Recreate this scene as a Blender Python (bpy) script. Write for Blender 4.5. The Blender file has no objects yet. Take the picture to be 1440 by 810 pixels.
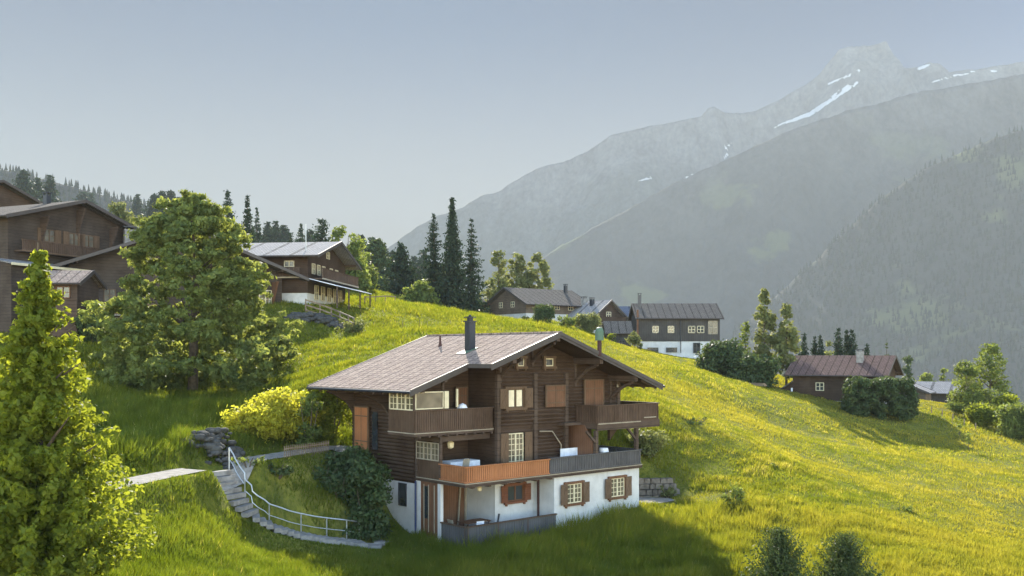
NG1, NG2 = 760000, 420000
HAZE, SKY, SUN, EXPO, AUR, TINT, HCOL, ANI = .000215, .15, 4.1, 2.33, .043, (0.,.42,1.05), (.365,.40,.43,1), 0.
import bpy, math, random
import numpy as np
from mathutils import Vector, Matrix
R = math.radians
F = 1370.0; HZ = 500.0
C = bpy.context.scene.collection
rng = np.random.default_rng(7)
random.seed(7)

# ------------------------------------------------------------------ materials
def mat(name):
    m = bpy.data.materials.new(name); m.use_nodes = True
    nt = m.node_tree; nt.nodes.clear()
    out = nt.nodes.new('ShaderNodeOutputMaterial')
    return m, nt, out
def nd(nt, t, **kw):
    n = nt.nodes.new(t)
    for k, v in kw.items(): setattr(n, k, v)
    return n
def ramp(nt, fac, stops):
    r = nd(nt, 'ShaderNodeValToRGB'); el = r.color_ramp.elements
    while len(el) < len(stops): el.new(0.5)
    for e, (p, c) in zip(el, stops): e.position = p; e.color = (*c, 1)
    nt.links.new(fac, r.inputs[0]); return r.outputs[0]
def noise(nt, vec, scale, detail=3, rough=0.55):
    n = nd(nt, 'ShaderNodeTexNoise'); n.inputs['Scale'].default_value = scale
    n.inputs['Detail'].default_value = detail; n.inputs['Roughness'].default_value = rough
    if vec is not None: nt.links.new(vec, n.inputs['Vector'])
    return n.outputs['Fac']
def mapping(nt, src, scale=(1,1,1), rot=(0,0,0)):
    m = nd(nt, 'ShaderNodeMapping'); m.inputs['Scale'].default_value = scale; m.inputs['Rotation'].default_value = rot
    nt.links.new(src, m.inputs['Vector']); return m.outputs[0]
def coord(nt, kind='Object'): return nd(nt, 'ShaderNodeTexCoord').outputs[kind]
def math_(nt, op, a, b=None):
    n = nd(nt, 'ShaderNodeMath', operation=op)
    for i, v in enumerate((a, b)):
        if v is None: continue
        if isinstance(v, (int, float)): n.inputs[i].default_value = v
        else: nt.links.new(v, n.inputs[i])
    return n.outputs[0]
def mix(nt, fac, a, b, mode='MIX'):
    n = nd(nt, 'ShaderNodeMix', data_type='RGBA', blend_type=mode)
    for i, v in ((0, fac), (6, a), (7, b)):
        if isinstance(v, (int, float)): n.inputs[i].default_value = v
        elif isinstance(v, tuple): n.inputs[i].default_value = (*v, 1)
        else: nt.links.new(v, n.inputs[i])
    return n.outputs[2]
def bump(nt, h, strength, dist=0.02):
    b = nd(nt, 'ShaderNodeBump'); b.inputs['Strength'].default_value = strength; b.inputs['Distance'].default_value = dist
    nt.links.new(h, b.inputs['Height']); return b.outputs[0]
def princ(nt, out, col, rough=0.8, nrm=None, metal=0.0, spec=0.3):
    p = nd(nt, 'ShaderNodeBsdfPrincipled')
    if isinstance(col, tuple): p.inputs['Base Color'].default_value = (*col, 1)
    else: nt.links.new(col, p.inputs['Base Color'])
    if isinstance(rough, (int, float)): p.inputs['Roughness'].default_value = rough
    else: nt.links.new(rough, p.inputs['Roughness'])
    p.inputs['Metallic'].default_value = metal
    p.inputs['Specular IOR Level'].default_value = spec
    if nrm is not None: nt.links.new(nrm, p.inputs['Normal'])
    if out is not None: nt.links.new(p.outputs[0], out.inputs['Surface'])
    return p
def sc(c, k): return tuple(min(1, x*k) for x in c)

def m_wood(name, c, plank=0.16, horiz=True, vary=0.6, rough=0.75):
    m, nt, out = mat(name); co = coord(nt)
    s = nd(nt, 'ShaderNodeSeparateXYZ'); nt.links.new(co, s.inputs[0])
    along = math_(nt, 'ADD', s.outputs[0], s.outputs[1])
    t = s.outputs[2] if horiz else along
    f = math_(nt, 'FRACT', math_(nt, 'DIVIDE', t, plank))
    cell = math_(nt, 'FLOOR', math_(nt, 'DIVIDE', t, plank))
    wn = nd(nt, 'ShaderNodeTexWhiteNoise', noise_dimensions='1D'); nt.links.new(cell, wn.inputs['W'])
    gap = math_(nt, 'GREATER_THAN', math_(nt, 'ABSOLUTE', math_(nt, 'SUBTRACT', f, 0.5)), 0.44)
    g = noise(nt, mapping(nt, co, (1, 1, 14) if horiz else (9, 9, .8)), 2.2, 4)
    col = ramp(nt, g, [(.25, sc(c, 1-vary)), (.55, c), (.8, sc(c, 1+vary))])
    col = mix(nt, math_(nt, 'MULTIPLY', wn.outputs[0], .4), col, sc(c, .55))
    big = noise(nt, co, .7, 3)
    col = mix(nt, ramp(nt, big, [(.35, (0,0,0)), (.7, (.7,.7,.7))]), col, tuple(x*1.25+.016 for x in c))
    col = mix(nt, math_(nt, 'MULTIPLY', gap, .6), col, sc(c, .3))
    princ(nt, out, col, rough, bump(nt, math_(nt, 'SUBTRACT', g, gap), .35, .02), spec=.22)
    return m
def m_plain(name, c, rough=.7, vary=.15, scale=3., metal=0., spec=.3, bmp=.15):
    m, nt, out = mat(name); co = coord(nt); g = noise(nt, co, scale, 5, .6)
    col = ramp(nt, g, [(.3, sc(c, 1-vary)), (.7, sc(c, 1+vary))])
    princ(nt, out, col, rough, bump(nt, g, bmp, .02), metal, spec); return m
def m_plaster(name, c=(.62,.63,.63)):
    m, nt, out = mat(name); co = coord(nt)
    g = noise(nt, co, 1.1, 5, .6); f = noise(nt, co, 30, 3)
    col = ramp(nt, g, [(.3, sc(c, .8)), (.6, c)])
    st = noise(nt, mapping(nt, co, (3, 3, .35)), 1.5, 4)
    col = mix(nt, ramp(nt, st, [(.58, (0,0,0)), (.8, (.35,.35,.35))]), col, (.3,.28,.24))
    princ(nt, out, col, .9, bump(nt, f, .2, .01), spec=.15); return m
def m_shingle(name, c, c2, seam=.85, rough=.55, spec=.5):
    """shingled roof; local x or y runs along the ridge"""
    m, nt, out = mat(name); co = coord(nt)
    s = nd(nt, 'ShaderNodeSeparateXYZ'); nt.links.new(co, s.inputs[0])
    al = s.outputs[1]; dn = s.outputs[0]
    cb = nd(nt, 'ShaderNodeCombineXYZ'); nt.links.new(al, cb.inputs[0]); nt.links.new(dn, cb.inputs[1])
    br = nd(nt, 'ShaderNodeTexBrick'); nt.links.new(cb.outputs[0], br.inputs['Vector'])
    br.inputs['Scale'].default_value = 1; br.inputs['Brick Width'].default_value = .34; br.inputs['Row Height'].default_value = .3
    br.inputs['Mortar Size'].default_value = .03; br.inputs['Color1'].default_value = (*c, 1)
    br.inputs['Color2'].default_value = (*c2, 1); br.inputs['Mortar'].default_value = (*sc(c, .35), 1)
    g = noise(nt, co, 1.3, 5, .65); gf = noise(nt, co, 9, 4, .7)
    col = mix(nt, ramp(nt, g, [(.4, (0,0,0)), (.7, (.5,.5,.5))]), br.outputs[0], sc(c2, .75))
    col = mix(nt, ramp(nt, gf, [(.45, (0,0,0)), (.75, (.6,.6,.6))]), col, sc(c, 1.45))
    fr = math_(nt, 'FRACT', math_(nt, 'DIVIDE', math_(nt, 'ADD', al, math_(nt, 'MULTIPLY', gf, .05)), seam))
    line = math_(nt, 'LESS_THAN', fr, .15)
    br2 = noise(nt, mapping(nt, co, (1.6, 4, 1)), 1.2, 3)
    lm = math_(nt, 'MULTIPLY', line, ramp(nt, br2, [(.40, (.45,.45,.45)), (.52, (.95,.95,.95))]))
    col = mix(nt, lm, col, sc(c, .3))
    h = math_(nt, 'ADD', br.outputs['Fac'], math_(nt, 'MULTIPLY', line, 2))
    princ(nt, out, col, rough, bump(nt, math_(nt, 'SUBTRACT', gf, h), .3, .03), spec=spec); return m
def m_leaf(name, dark, light, trans, tw=.45, rough=.6, spec=.22):
    m, nt, out = mat(name)
    at = nd(nt, 'ShaderNodeAttribute', attribute_name='var'); at.attribute_type = 'GEOMETRY'
    col = ramp(nt, at.outputs['Fac'], [(0, dark), (.6, tuple((a+b)/2 for a, b in zip(dark, light))), (1, light)])
    p = princ(nt, None, col, rough, spec=spec)
    t = nd(nt, 'ShaderNodeBsdfTranslucent')
    tc = ramp(nt, at.outputs['Fac'], [(0, sc(trans, .6)), (1, sc(trans, 1.25))]); nt.links.new(tc, t.inputs[0])
    mx = nd(nt, 'ShaderNodeMixShader'); mx.inputs[0].default_value = tw
    nt.links.new(p.outputs[0], mx.inputs[1]); nt.links.new(t.outputs[0], mx.inputs[2]); nt.links.new(mx.outputs[0], out.inputs[0])
    return m

M = {}
M['log'] = m_wood('dark_log', (.052,.030,.018), .2)
M['board'] = m_wood('dark_board', (.075,.044,.026), .14, False)
M['rail_dark'] = m_wood('weathered_board', (.085,.052,.034), .16, False)
M['rail_grey'] = m_wood('grey_board', (.085,.082,.085), .16, False)
M['orange'] = m_wood('orange_board', (.33,.135,.055), .14, False, .3)
M['door'] = m_wood('door_board', (.14,.068,.036), .16, False, .3)
M['shutter'] = m_wood('shutter_board', (.12,.075,.045), .12, False, .3)
M['orangeshut'] = m_wood('reddish_shutter', (.16,.06,.03), .12, True, .3)
M['beam'] = m_wood('beam_wood', (.075,.05,.036), .4)
M['white'] = m_plaster('white_plaster', (.56,.56,.56))
M['frame'] = m_plain('cream_frame', (.62,.55,.38), .5)
M['greyrail'] = m_plain('pale_wood_edge', (.30,.26,.20), .6)
M['curtain'] = m_plain('cream_curtain', (.75,.66,.48), .9)
M['metal'] = m_plain('galvanised', (.5,.51,.52), .35, .1, 8, .8, .5)
M['darkmetal'] = m_plain('dark_metal', (.03,.034,.045), .4, .2, 6, .3, .5)
M['bluepipe'] = m_plain('blue_pipe', (.02,.035,.10), .4)
M['copper'] = m_plain('green_copper', (.08,.14,.10), .6)
M['rust'] = m_plain('dark_red_pipe', (.05,.02,.018), .6)
M['fascia'] = m_plain('fascia_grey', (.065,.055,.052), .5)
M['stone'] = m_plain('grey_stone', (.24,.23,.22), .9, .35, 2.5, bmp=.5)
M['wallstone'] = m_plain('brown_grey_stone', (.15,.13,.11), .95, .5, 2.2, bmp=.8)
M['rock'] = m_plain('dark_rock', (.06,.06,.058), .95, .4, 1.2, bmp=.8)
M['gravel'] = m_plain('pale_gravel', (.25,.235,.215), .95, .35, 3, bmp=.6)
M['fabric'] = m_plain('white_cloth', (.7,.73,.8), .9)
M['lampglass'] = m_plain('pale_lamp_glass', (.7,.6,.38), .4)
M['trunk'] = m_plain('bark', (.09,.07,.05), .95, .4, 4, bmp=.8)
M['oldwood'] = m_wood('old_fence_wood', (.21,.16,.11), .3, True)
def m_glass(name, c=(.025,.03,.035), r=.12):
    m, nt, out = mat(name); g = noise(nt, coord(nt), 1.2, 2)
    princ(nt, out, ramp(nt, g, [(.3, sc(c, .6)), (.7, sc(c, 1.6))]), r, spec=.7); return m
M['glass'] = m_glass('window_glass')
M['glasswarm'] = m_glass('window_glass_warm', (.10,.085,.06), .25)
M['roof'] = m_shingle('pink_grey_shingle', (.41,.325,.275), (.27,.205,.18), rough=1., spec=.03)
M['roof_grey'] = m_shingle('grey_shingle', (.15,.135,.125), (.105,.095,.09), 1.1, 1., .05)
M['roof_red'] = m_shingle('red_brown_shingle', (.165,.11,.10), (.115,.077,.07), .9, 1., .05)
M['roof_metal'] = m_shingle('pale_metal_roof', (.34,.33,.33), (.26,.25,.26), 3.0, 1., .05)
M['roof_blue'] = m_shingle('blue_slate_roof', (.12,.14,.19), (.09,.10,.14), 2.0, .7, .3)

# ------------------------------------------------------------------ meshes
class MB:
    """collects shapes into one mesh"""
    def __init__(s, off=(0,0,0)): s.v = []; s.f = []; s.off = off
    def add(s, vs, fs):
        n = len(s.v); s.v += [tuple(p) for p in vs]; s.f += [tuple(i+n for i in f) for f in fs]; return s
    def box(s, x0, x1, y0, y1, z0, z1, fr=None):
        vs = [(x,y,z) for z in (z0,z1) for y in (y0,y1) for x in (x0,x1)]
        if fr: vs = [fr(p) for p in vs]
        return s.add(vs, [(0,2,3,1),(4,5,7,6),(0,1,5,4),(2,6,7,3),(0,4,6,2),(1,3,7,5)])
    def beam(s, p, q, w, h=None, up=(0,0,1)):
        p = Vector(p); q = Vector(q); h = h or w; d = (q-p).normalized(); u = Vector(up)
        if abs(d.dot(u)) > .98: u = Vector((1,0,0))
        r = d.cross(u).normalized(); u = r.cross(d)
        vs = [b + r*sx*w/2 + u*sz*h/2 for b in (p, q) for sz in (-1,1) for sx in (-1,1)]
        return s.add(vs, [(0,1,3,2),(4,6,7,5),(0,4,5,1),(2,3,7,6),(0,2,6,4),(1,5,7,3)])
    def tube(s, pts, rad, n=8):
        pts = [Vector(p) for p in pts]; rs = rad if isinstance(rad, (list, tuple)) else [rad]*len(pts)
        vs = []; fs = []
        for i, p in enumerate(pts):
            d = (pts[min(i+1, len(pts)-1)] - pts[max(i-1, 0)]).normalized()
            u = Vector((0,0,1)) if abs(d.z) < .95 else Vector((1,0,0))
            a = d.cross(u).normalized(); b = d.cross(a)
            vs += [p + (a*math.cos(t*math.tau/n) + b*math.sin(t*math.tau/n))*rs[i] for t in range(n)]
        for i in range(len(pts)-1):
            for t in range(n): fs.append((i*n+t, i*n+(t+1)%n, (i+1)*n+(t+1)%n, (i+1)*n+t))
        fs.append(tuple(range(n))); fs.append(tuple((len(pts)-1)*n+t for t in reversed(range(n))))
        return s.add(vs, fs)
    def prism(s, poly, thick, d=(0,0,-1)):
        """poly: 3D points of one face, extruded by thick along d"""
        n = len(poly); d = Vector(d)*thick
        vs = [Vector(p) for p in poly] + [Vector(p)+d for p in poly]
        fs = [tuple(range(n)), tuple(reversed(range(n, 2*n)))] + [(i, i+n, (i+1)%n+n, (i+1)%n) for i in range(n)]
        return s.add(vs, fs)
    def build(s, name, m, parent=None, smooth=False):
        me = bpy.data.meshes.new(name); o_ = s.off
        me.from_pydata([(p[0]-o_[0], p[1]-o_[1], p[2]-o_[2]) for p in s.v], [], s.f); me.update()
        import bmesh
        bm = bmesh.new(); bm.from_mesh(me); bmesh.ops.recalc_face_normals(bm, faces=bm.faces[:]); bm.to_mesh(me); bm.free()
        if smooth: me.polygons.foreach_set('use_smooth', [True]*len(me.polygons))
        o = bpy.data.objects.new(name, me); C.objects.link(o)
        me.materials.append(m)
        if parent: o.parent = parent
        return o
def np_obj(name, V, Q, m, parent=None, var=None, smooth=False):
    V = np.asarray(V, np.float32); Q = np.asarray(Q, np.int32); k = Q.shape[1]
    me = bpy.data.meshes.new(name)
    me.vertices.add(len(V)); me.vertices.foreach_set('co', V.ravel())
    me.loops.add(Q.size); me.loops.foreach_set('vertex_index', Q.ravel())
    me.polygons.add(len(Q)); me.polygons.foreach_set('loop_start', np.arange(0, Q.size, k, dtype=np.int32))
    if smooth: me.polygons.foreach_set('use_smooth', np.ones(len(Q), bool))
    me.update(calc_edges=True)
    if var is not None:
        a = me.attributes.new('var', 'FLOAT', 'POINT'); a.data.foreach_set('value', np.asarray(var, np.float32))
    me.materials.append(m)
    o = bpy.data.objects.new(name, me); C.objects.link(o)
    if parent: o.parent = parent
    return o
def tag(o, label=None, cat=None, group=None, kind=None):
    if label: o['label'] = label
    if cat: o['category'] = cat
    if group: o['group'] = group
    if kind: o['kind'] = kind
    return o
def thing(name, label, cat, loc=(0,0,0), rz=0., group=None):
    o = bpy.data.objects.new(name, None); C.objects.link(o); o.empty_display_size = .5
    o.location = loc; o.rotation_euler = (0,0,rz); return tag(o, label, cat, group)
def copy_tree(o, parent=None):
    c = o.copy(); C.objects.link(c)
    if parent: c.parent = parent
    for ch in list(o.children): copy_tree(ch, c)
    return c

# ------------------------------------------------------------------ value noise (numpy)
_T = np.random.default_rng(3).random((256, 256))
def vnoise(x, y):
    xi = np.floor(x).astype(int); yi = np.floor(y).astype(int); fx = x-xi; fy = y-yi
    fx = fx*fx*(3-2*fx); fy = fy*fy*(3-2*fy); t = _T
    a = t[xi&255, yi&255]; b = t[(xi+1)&255, yi&255]; c = t[xi&255, (yi+1)&255]; d = t[(xi+1)&255, (yi+1)&255]
    return (a*(1-fx)+b*fx)*(1-fy)+(c*(1-fx)+d*fx)*fy
def fbm(x, y, o=4):
    s = 0; a = .5
    for i in range(o): s = s+a*vnoise(x*2**i+17*i, y*2**i+5*i); a *= .5
    return s

# ------------------------------------------------------------------ the main chalet's own frame (a along the gable, b to the back)
U = np.array([.7455,.6665]); W = np.array([-.6665,.7455])
CO = np.array([(655-720)/F*49., 49.])
def ab(a, b, z=0.):
    p = CO+a*U+b*W; return (float(p[0]), float(p[1]), z)
# ------------------------------------------------------------------ terrain from surveyed heights
def P(px, py, D): return ((px-720)*D/F, D, (HZ-py)*D/F)
ctl = [P(*t) for t in [
 (200,810,33),(330,822,36),(100,830,28),(500,815,40),(620,812,43),(720,812,43),(850,812,43),(1000,815,43),(1150,815,42),(1440,815,46),(1300,812,44),
 (-200,830,33),(-100,700,45),(1640,800,60),(1640,650,110),
 (165,683,40),(300,656,47),(380,643,51),(455,632,55),(60,705,35.5),
 (250,740,39),(350,778,41),(300,735,43),(250,680,42.5),(430,792,44),(520,766,48),(410,742,46.5),(345,690,47.5),
 (300,600,58),(200,620,50),(150,560,60),(280,552,72),(150,500,75),(200,480,84),(120,470,88),(0,462,88),(-150,450,90),
 (380,600,60),(350,570,66),(420,540,68),(440,535,68),(520,500,76),(600,467,86),(450,478,88),(500,462,100),(430,446,96),(400,470,88),
 (690,462,112),(787,464,118),(830,480,112),(870,500,105),(930,540,90),(960,572,80),(930,620,68),(1000,600,72),(1000,650,66),
 (440,432,102),(520,427,120),(600,432,138),(640,444,150),(690,451,150),(760,450,155),(830,470,145),(880,488,143),(960,504,145),(1010,510,140),
 (1040,535,125),(1090,548,120),(1120,560,112),(1185,574,114),(1290,580,116),(1340,600,110),(1440,620,112),(1440,590,128),(1340,570,140),
 (1385,640,96),(1250,620,100),(1100,600,95),(1050,560,100),(1440,700,72),(1300,700,66),(1200,700,61),(1050,700,58.5),(1050,760,51),(950,765,50),(1150,650,76),(1300,650,84),
 (1200,760,50),(1350,760,54),(1000,720,56),
 (200,350,200),(50,340,200),(450,398,200),(530,405,230),(560,416,165)]]
ctl += [((700-720)*220/F,220,1.),(60,200,-11.),(20,210,-5.),(90,200,-18.),(130,210,-26.),(0,160,3.),(200,170,-30.)]
ctl += [P(*t) for t in [(0,303,700),(200,322,700),(350,347,700),(500,388,600),(610,440,400),(0,300,400),(-300,270,700),(400,362,400)]]
ctl += [(40,420,-10.),(120,400,-35.),(220,400,-60.),(300,1000,-190.),(100,1200,-150.),(-150,1500,-20.),(800,1200,-260.),(-600,700,130.),(-800,1500,250.),
        (0,3000,-150.),(1500,3000,-300.),(-1500,3000,300.),(0,8000,-100.),(4000,8000,-300.),(-5000,8000,200.),(6000,2500,-300.),(-4000,2500,500.),(600,300,-140.),(200,20,-38.),(-200,20,-5.),(0,10,-14.),(40,15,-18.),(-40,15,-9.5),(400,100,-80.)]
ctl += [ab(a,b,z) for a,b,z in [(0,-1,-9.85),(3,-1,-9.9),(6,-1,-9.8),(10,-.8,-9.35),(13.5,-.6,-9.15),(2,2,-10.),(5,1.,-10.),(9,3,-9.6),(13,3,-9.1),
  (-1,3.6,-9.6),(-1.2,5.,-9.3),(-1.2,6.6,-9.0),(-1.2,7.6,-7.6),(-1,8.8,-5.6),(-1,11,-5.25),(-3.5,9.5,-5.4),(-3,6,-7.6),(-4,3.5,-8.9),(6,12.5,-3.6),(13,12,-3.6),(14.5,3,-9.15),(16,4,-9.1),(17.5,2.5,-9.1),(14.4,6,-8.6),(16,7.6,-6.2),(18,6,-6.6),(14.5,9,-5.6)]]
ctl = np.array(ctl)
def _k(r): return np.sqrt(r*r+6.0)
def _fit(c):
    n = len(c); d = np.linalg.norm(c[:,None,:2]-c[None,:,:2], axis=2)
    A = np.zeros((n+3, n+3)); A[:n,:n] = _k(d) - .15*np.eye(n); A[:n,n] = 1; A[:n,n+1:] = c[:,:2]; A[n,:n] = 1; A[n+1:,:n] = c[:,:2].T
    return np.linalg.solve(A, np.concatenate([c[:,2], [0,0,0]]))
_w = _fit(ctl)
def gz(x, y):
    x = np.atleast_1d(np.asarray(x, float)); y = np.atleast_1d(np.asarray(y, float)); sh = x.shape; x = x.ravel(); y = y.ravel()
    out = np.zeros(len(x)); n = len(ctl)
    for i in range(0, len(x), 20000):
        d = np.hypot(x[i:i+20000,None]-ctl[None,:,0], y[i:i+20000,None]-ctl[None,:,1])
        out[i:i+20000] = _k(d)@_w[:n]+_w[n]+_w[n+1]*x[i:i+20000]+_w[n+2]*y[i:i+20000]
    near = np.clip((np.hypot(x,y)-60)/80, 0, 1)
    out += (fbm(x*.35, y*.35, 3)-.44)*.28*np.clip(1-near*.5,0,1)
    out += (fbm(x/60, y/60, 4)-.47)*np.clip((np.hypot(x,y)-250)/500, 0, 1)*30
    # the ground is levelled under the stairs and the path
    for L, w0, w1, dz in LEVEL:
        near = (x > L[:,0].min()-4) & (x < L[:,0].max()+4) & (y > L[:,1].min()-4) & (y < L[:,1].max()+4); ii = np.where(near)[0]
        if not len(ii): continue
        X, Y = x[ii], y[ii]; best = np.full(len(ii), 1e9); bz = np.zeros(len(ii))
        for q, q2 in zip(L[:-1], L[1:]):
            d = q2-q; t = np.clip(((X-q[0])*d[0]+(Y-q[1])*d[1])/(d[0]**2+d[1]**2), 0, 1); e = np.hypot(X-q[0]-t*d[0], Y-q[1]-t*d[1]); m_ = e < best; best[m_] = e[m_]; bz[m_] = (q[2]+t*d[2])[m_]
        k = np.clip((w1-best)/(w1-w0), 0, 1); k = k*k*(3-2*k); out[ii] = out[ii]*(1-k)+(bz+dz)*k
    return out.reshape(sh)
STAIR = np.array([P(*q) for q in [(303,660,47.6),(316,681,47.1),(334,705,46.7),(356,725,46.6),(384,741,46.9),(416,751,47.4),(452,758,48.1),(488,762,48.8),(512,765,49.2)]])
PATH = np.array([P(40,712,34.5),P(100,697,37),P(165,683,40),P(230,669,43.5),P(300,656,47),P(380,643,51),P(430,635,54),P(475,629,56),(*ab(-1.2,9,0)[:2],-5.5)])
LEVEL = [(PATH, 1.0, 2.2, 0.), (STAIR, 1.0, 1.9, -.2), (np.array([P(896,706,59.6),P(938,703,60.6)]), 1.5, 2.6, 0.)]
def g1(x, y): return float(gz(x, y)[0])
def gp(px, D, dz=0.):
    x = (px-720)*D/F; return (x, D, g1(x, D)+dz)
# ------------------------------------------------------------------ ground sheet
def m_ground():
    m, nt, out = mat('meadow_ground'); co = coord(nt)
    n1 = noise(nt, co, .035, 4); n2 = noise(nt, co, .5, 5, .65); n3 = noise(nt, mapping(nt, co, (1,1,.3)), 4, 4, .7)
    c = ramp(nt, n2, [(.32, (.07,.085,.014)), (.5, (.16,.165,.022)), (.68, (.24,.23,.035))])
    c = mix(nt, ramp(nt, n1, [(.4,(0,0,0)),(.65,(.6,.6,.6))]), c, (.20,.19,.06))
    c = mix(nt, ramp(nt, n3, [(.45,(0,0,0)),(.62,(.55,.55,.55))]), c, (.045,.07,.012))
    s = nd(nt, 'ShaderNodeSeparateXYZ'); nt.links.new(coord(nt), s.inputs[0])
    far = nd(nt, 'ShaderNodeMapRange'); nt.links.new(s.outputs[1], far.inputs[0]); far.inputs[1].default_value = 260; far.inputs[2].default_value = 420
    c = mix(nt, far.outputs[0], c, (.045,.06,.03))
    princ(nt, out, c, .95, bump(nt, math_(nt,'ADD',n2,n3), .9, .15), spec=.1); return m
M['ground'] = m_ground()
def polar(name, ang, rad, zf, m, r0=None):
    A, Rr = np.meshgrid(ang, rad); X = Rr*np.sin(A); Y = Rr*np.cos(A); Z = zf(X, Y)
    V = np.stack([X,Y,Z], -1).reshape(-1,3); na = len(ang); nr = len(rad)
    i = np.arange(nr-1)[:,None]*na+np.arange(na-1)[None,:]
    Q = np.stack([i, i+1, i+na+1, i+na], -1).reshape(-1,4)[:, ::-1]
    return np_obj(name, V, Q, m, smooth=True)
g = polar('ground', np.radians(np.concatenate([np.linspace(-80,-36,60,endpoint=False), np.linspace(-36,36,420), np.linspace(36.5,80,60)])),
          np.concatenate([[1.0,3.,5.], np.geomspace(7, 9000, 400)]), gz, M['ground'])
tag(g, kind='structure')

# ------------------------------------------------------------------ mountains
def m_mount(name, rockc, forest, snow=False, tree_z=None):
    m, nt, out = mat(name); co = coord(nt)
    n1 = noise(nt, co, .0016, 6, .6); n2 = noise(nt, mapping(nt, co, (1,1,.25)), .012, 5, .65)
    n3 = noise(nt, mapping(nt, co, (1,1,.35)), .05, 5, .7); n2 = math_(nt, 'ADD', math_(nt, 'MULTIPLY', n2, .45), math_(nt, 'MULTIPLY', n3, .55))
    c = ramp(nt, n2, [(.38, sc(rockc,.55)), (.62, sc(rockc,1.35))])
    fz = nd(nt, 'ShaderNodeSeparateXYZ'); nt.links.new(co, fz.inputs[0])
    mr = nd(nt, 'ShaderNodeMapRange'); mr.inputs[1].default_value = tree_z-250; mr.inputs[2].default_value = tree_z+250; mr.inputs[3].default_value = 1; mr.inputs[4].default_value = 0
    nt.links.new(math_(nt,'ADD', fz.outputs[2], math_(nt,'MULTIPLY', math_(nt,'SUBTRACT',n1,.5), 900)), mr.inputs[0])
    fc = ramp(nt, n2, [(.3, sc(forest,.6)), (.7, sc(forest,1.5))])
    cl = ramp(nt, noise(nt, co, .0035, 4, .6), [(.56,(0,0,0)),(.62,(.8,.8,.8))])
    fc = mix(nt, cl, fc, (.16,.18,.08))
    c = mix(nt, mr.outputs[0], c, fc)
    if snow:
        at = nd(nt, 'ShaderNodeAttribute', attribute_name='var')
        k = math_(nt, 'ADD', at.outputs['Fac'], math_(nt, 'MULTIPLY', math_(nt,'SUBTRACT', noise(nt, co, .03, 5, .75), .5), 1.5))
        c = mix(nt, ramp(nt, k, [(.47,(0,0,0)),(.53,(1,1,1))]), c, (.92,.92,.9))
    princ(nt, out, c, .95, bump(nt, n2, 1., 14), spec=.05); return m
def range_(name, prof, D, foot, m, amp, cols=520, rows=90, snow=None, freq=1., seed=0., jag=1.):
    pr = np.array(prof, float); px = np.linspace(pr[0,0], pr[-1,0], cols); py = np.interp(px, pr[:,0], pr[:,1])
    py = py + (fbm(px*.02+seed, px*0+seed, 5)-.47)*9*jag + (fbm(px*.12+seed, px*0+3, 3)-.44)*4*jag
    zc = (HZ-py)*D/F; xc = (px-720)*D/F
    ts = np.concatenate([np.linspace(-1, -.05, 12), np.linspace(0, 1, rows)])
    T, X = np.meshgrid(ts, xc, indexing='ij'); ZC = np.broadcast_to(zc, T.shape)
    tt = np.abs(T)
    Y = D - T*(D-foot)*1.0
    prof_t = 1-(1-tt)**1.25
    Zf = -300.
    Z = ZC+(Zf-ZC)*prof_t
    s = 1200/freq
    rn = 1-np.abs(2*fbm(X/s+seed+T*.6, T*.9+seed, 5)-.94)*2.2
    env = np.clip(T*6, 0, 1)*np.clip((1-tt)*3, 0, 1)
    hgt = np.clip((ZC+300)/1500, .2, 1.3)
    Z = Z+env*(rn-.55)*amp*hgt + env*(fbm(X/180+seed, Y/180, 5)-.47)*amp*.7*hgt
    X2 = X + env*(fbm(X/900+5, Y/900+seed, 3)-.45)*amp*.6
    V = np.stack([X2,Y,Z], -1).reshape(-1,3); na = cols; i = np.arange(len(ts)-1)[:,None]*na+np.arange(na-1)[None,:]
    Q = np.stack([i, i+na, i+na+1, i+1], -1).reshape(-1,4)
    var = None
    if snow is not None:
        sx = 720+F*V[:,0]/V[:,1]; sy = HZ-F*V[:,2]/V[:,1]; var = np.zeros(len(V))
        for x0,y0,x1,y1,w0,w1 in snow:
            dx, dy = x1-x0, y1-y0; t = np.clip(((sx-x0)*dx+(sy-y0)*dy)/(dx*dx+dy*dy), 0, 1)
            d = np.hypot(sx-x0-t*dx, sy-y0-t*dy); w = w0+(w1-w0)*t
            var = np.maximum(var, np.clip(1-d/(1.75*w), 0, 1))
        var[(V[:,1] > D)] = 0
    o = np_obj(name, V, Q, m, var=var, smooth=True); tag(o, kind='structure'); return o
mA = m_mount('high_rock', (.22,.21,.20), (.09,.10,.075), True, 560)
mB = m_mount('shoulder_slope', (.14,.135,.125), (.078,.078,.07), False, 700)
mC = m_mount('forest_slope', (.10,.11,.08), (.062,.064,.056), False, 2000)
snow = [(1084,180,1140,160,1.2,3.5),(1140,160,1206,116,3.5,1.8),(1165,118,1208,100,1.2,2.),(1170,135,1192,120,1,1.5),(1100,196,1118,186,1.5,1.5),(1292,96,1306,92,2,2),
        (1020,208,1028,202,2,2),(1018,222,1024,215,2,2),(965,250,985,243,1.5,2.5),(1004,236,1016,230,1.5,1.5),(905,284,922,276,1.5,2.5),(890,258,915,250,1,1.5),(1300,118,1370,100,.8,1.2),(1395,100,1408,96,1.4,1.4),(980,255,992,250,1,1)]
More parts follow.
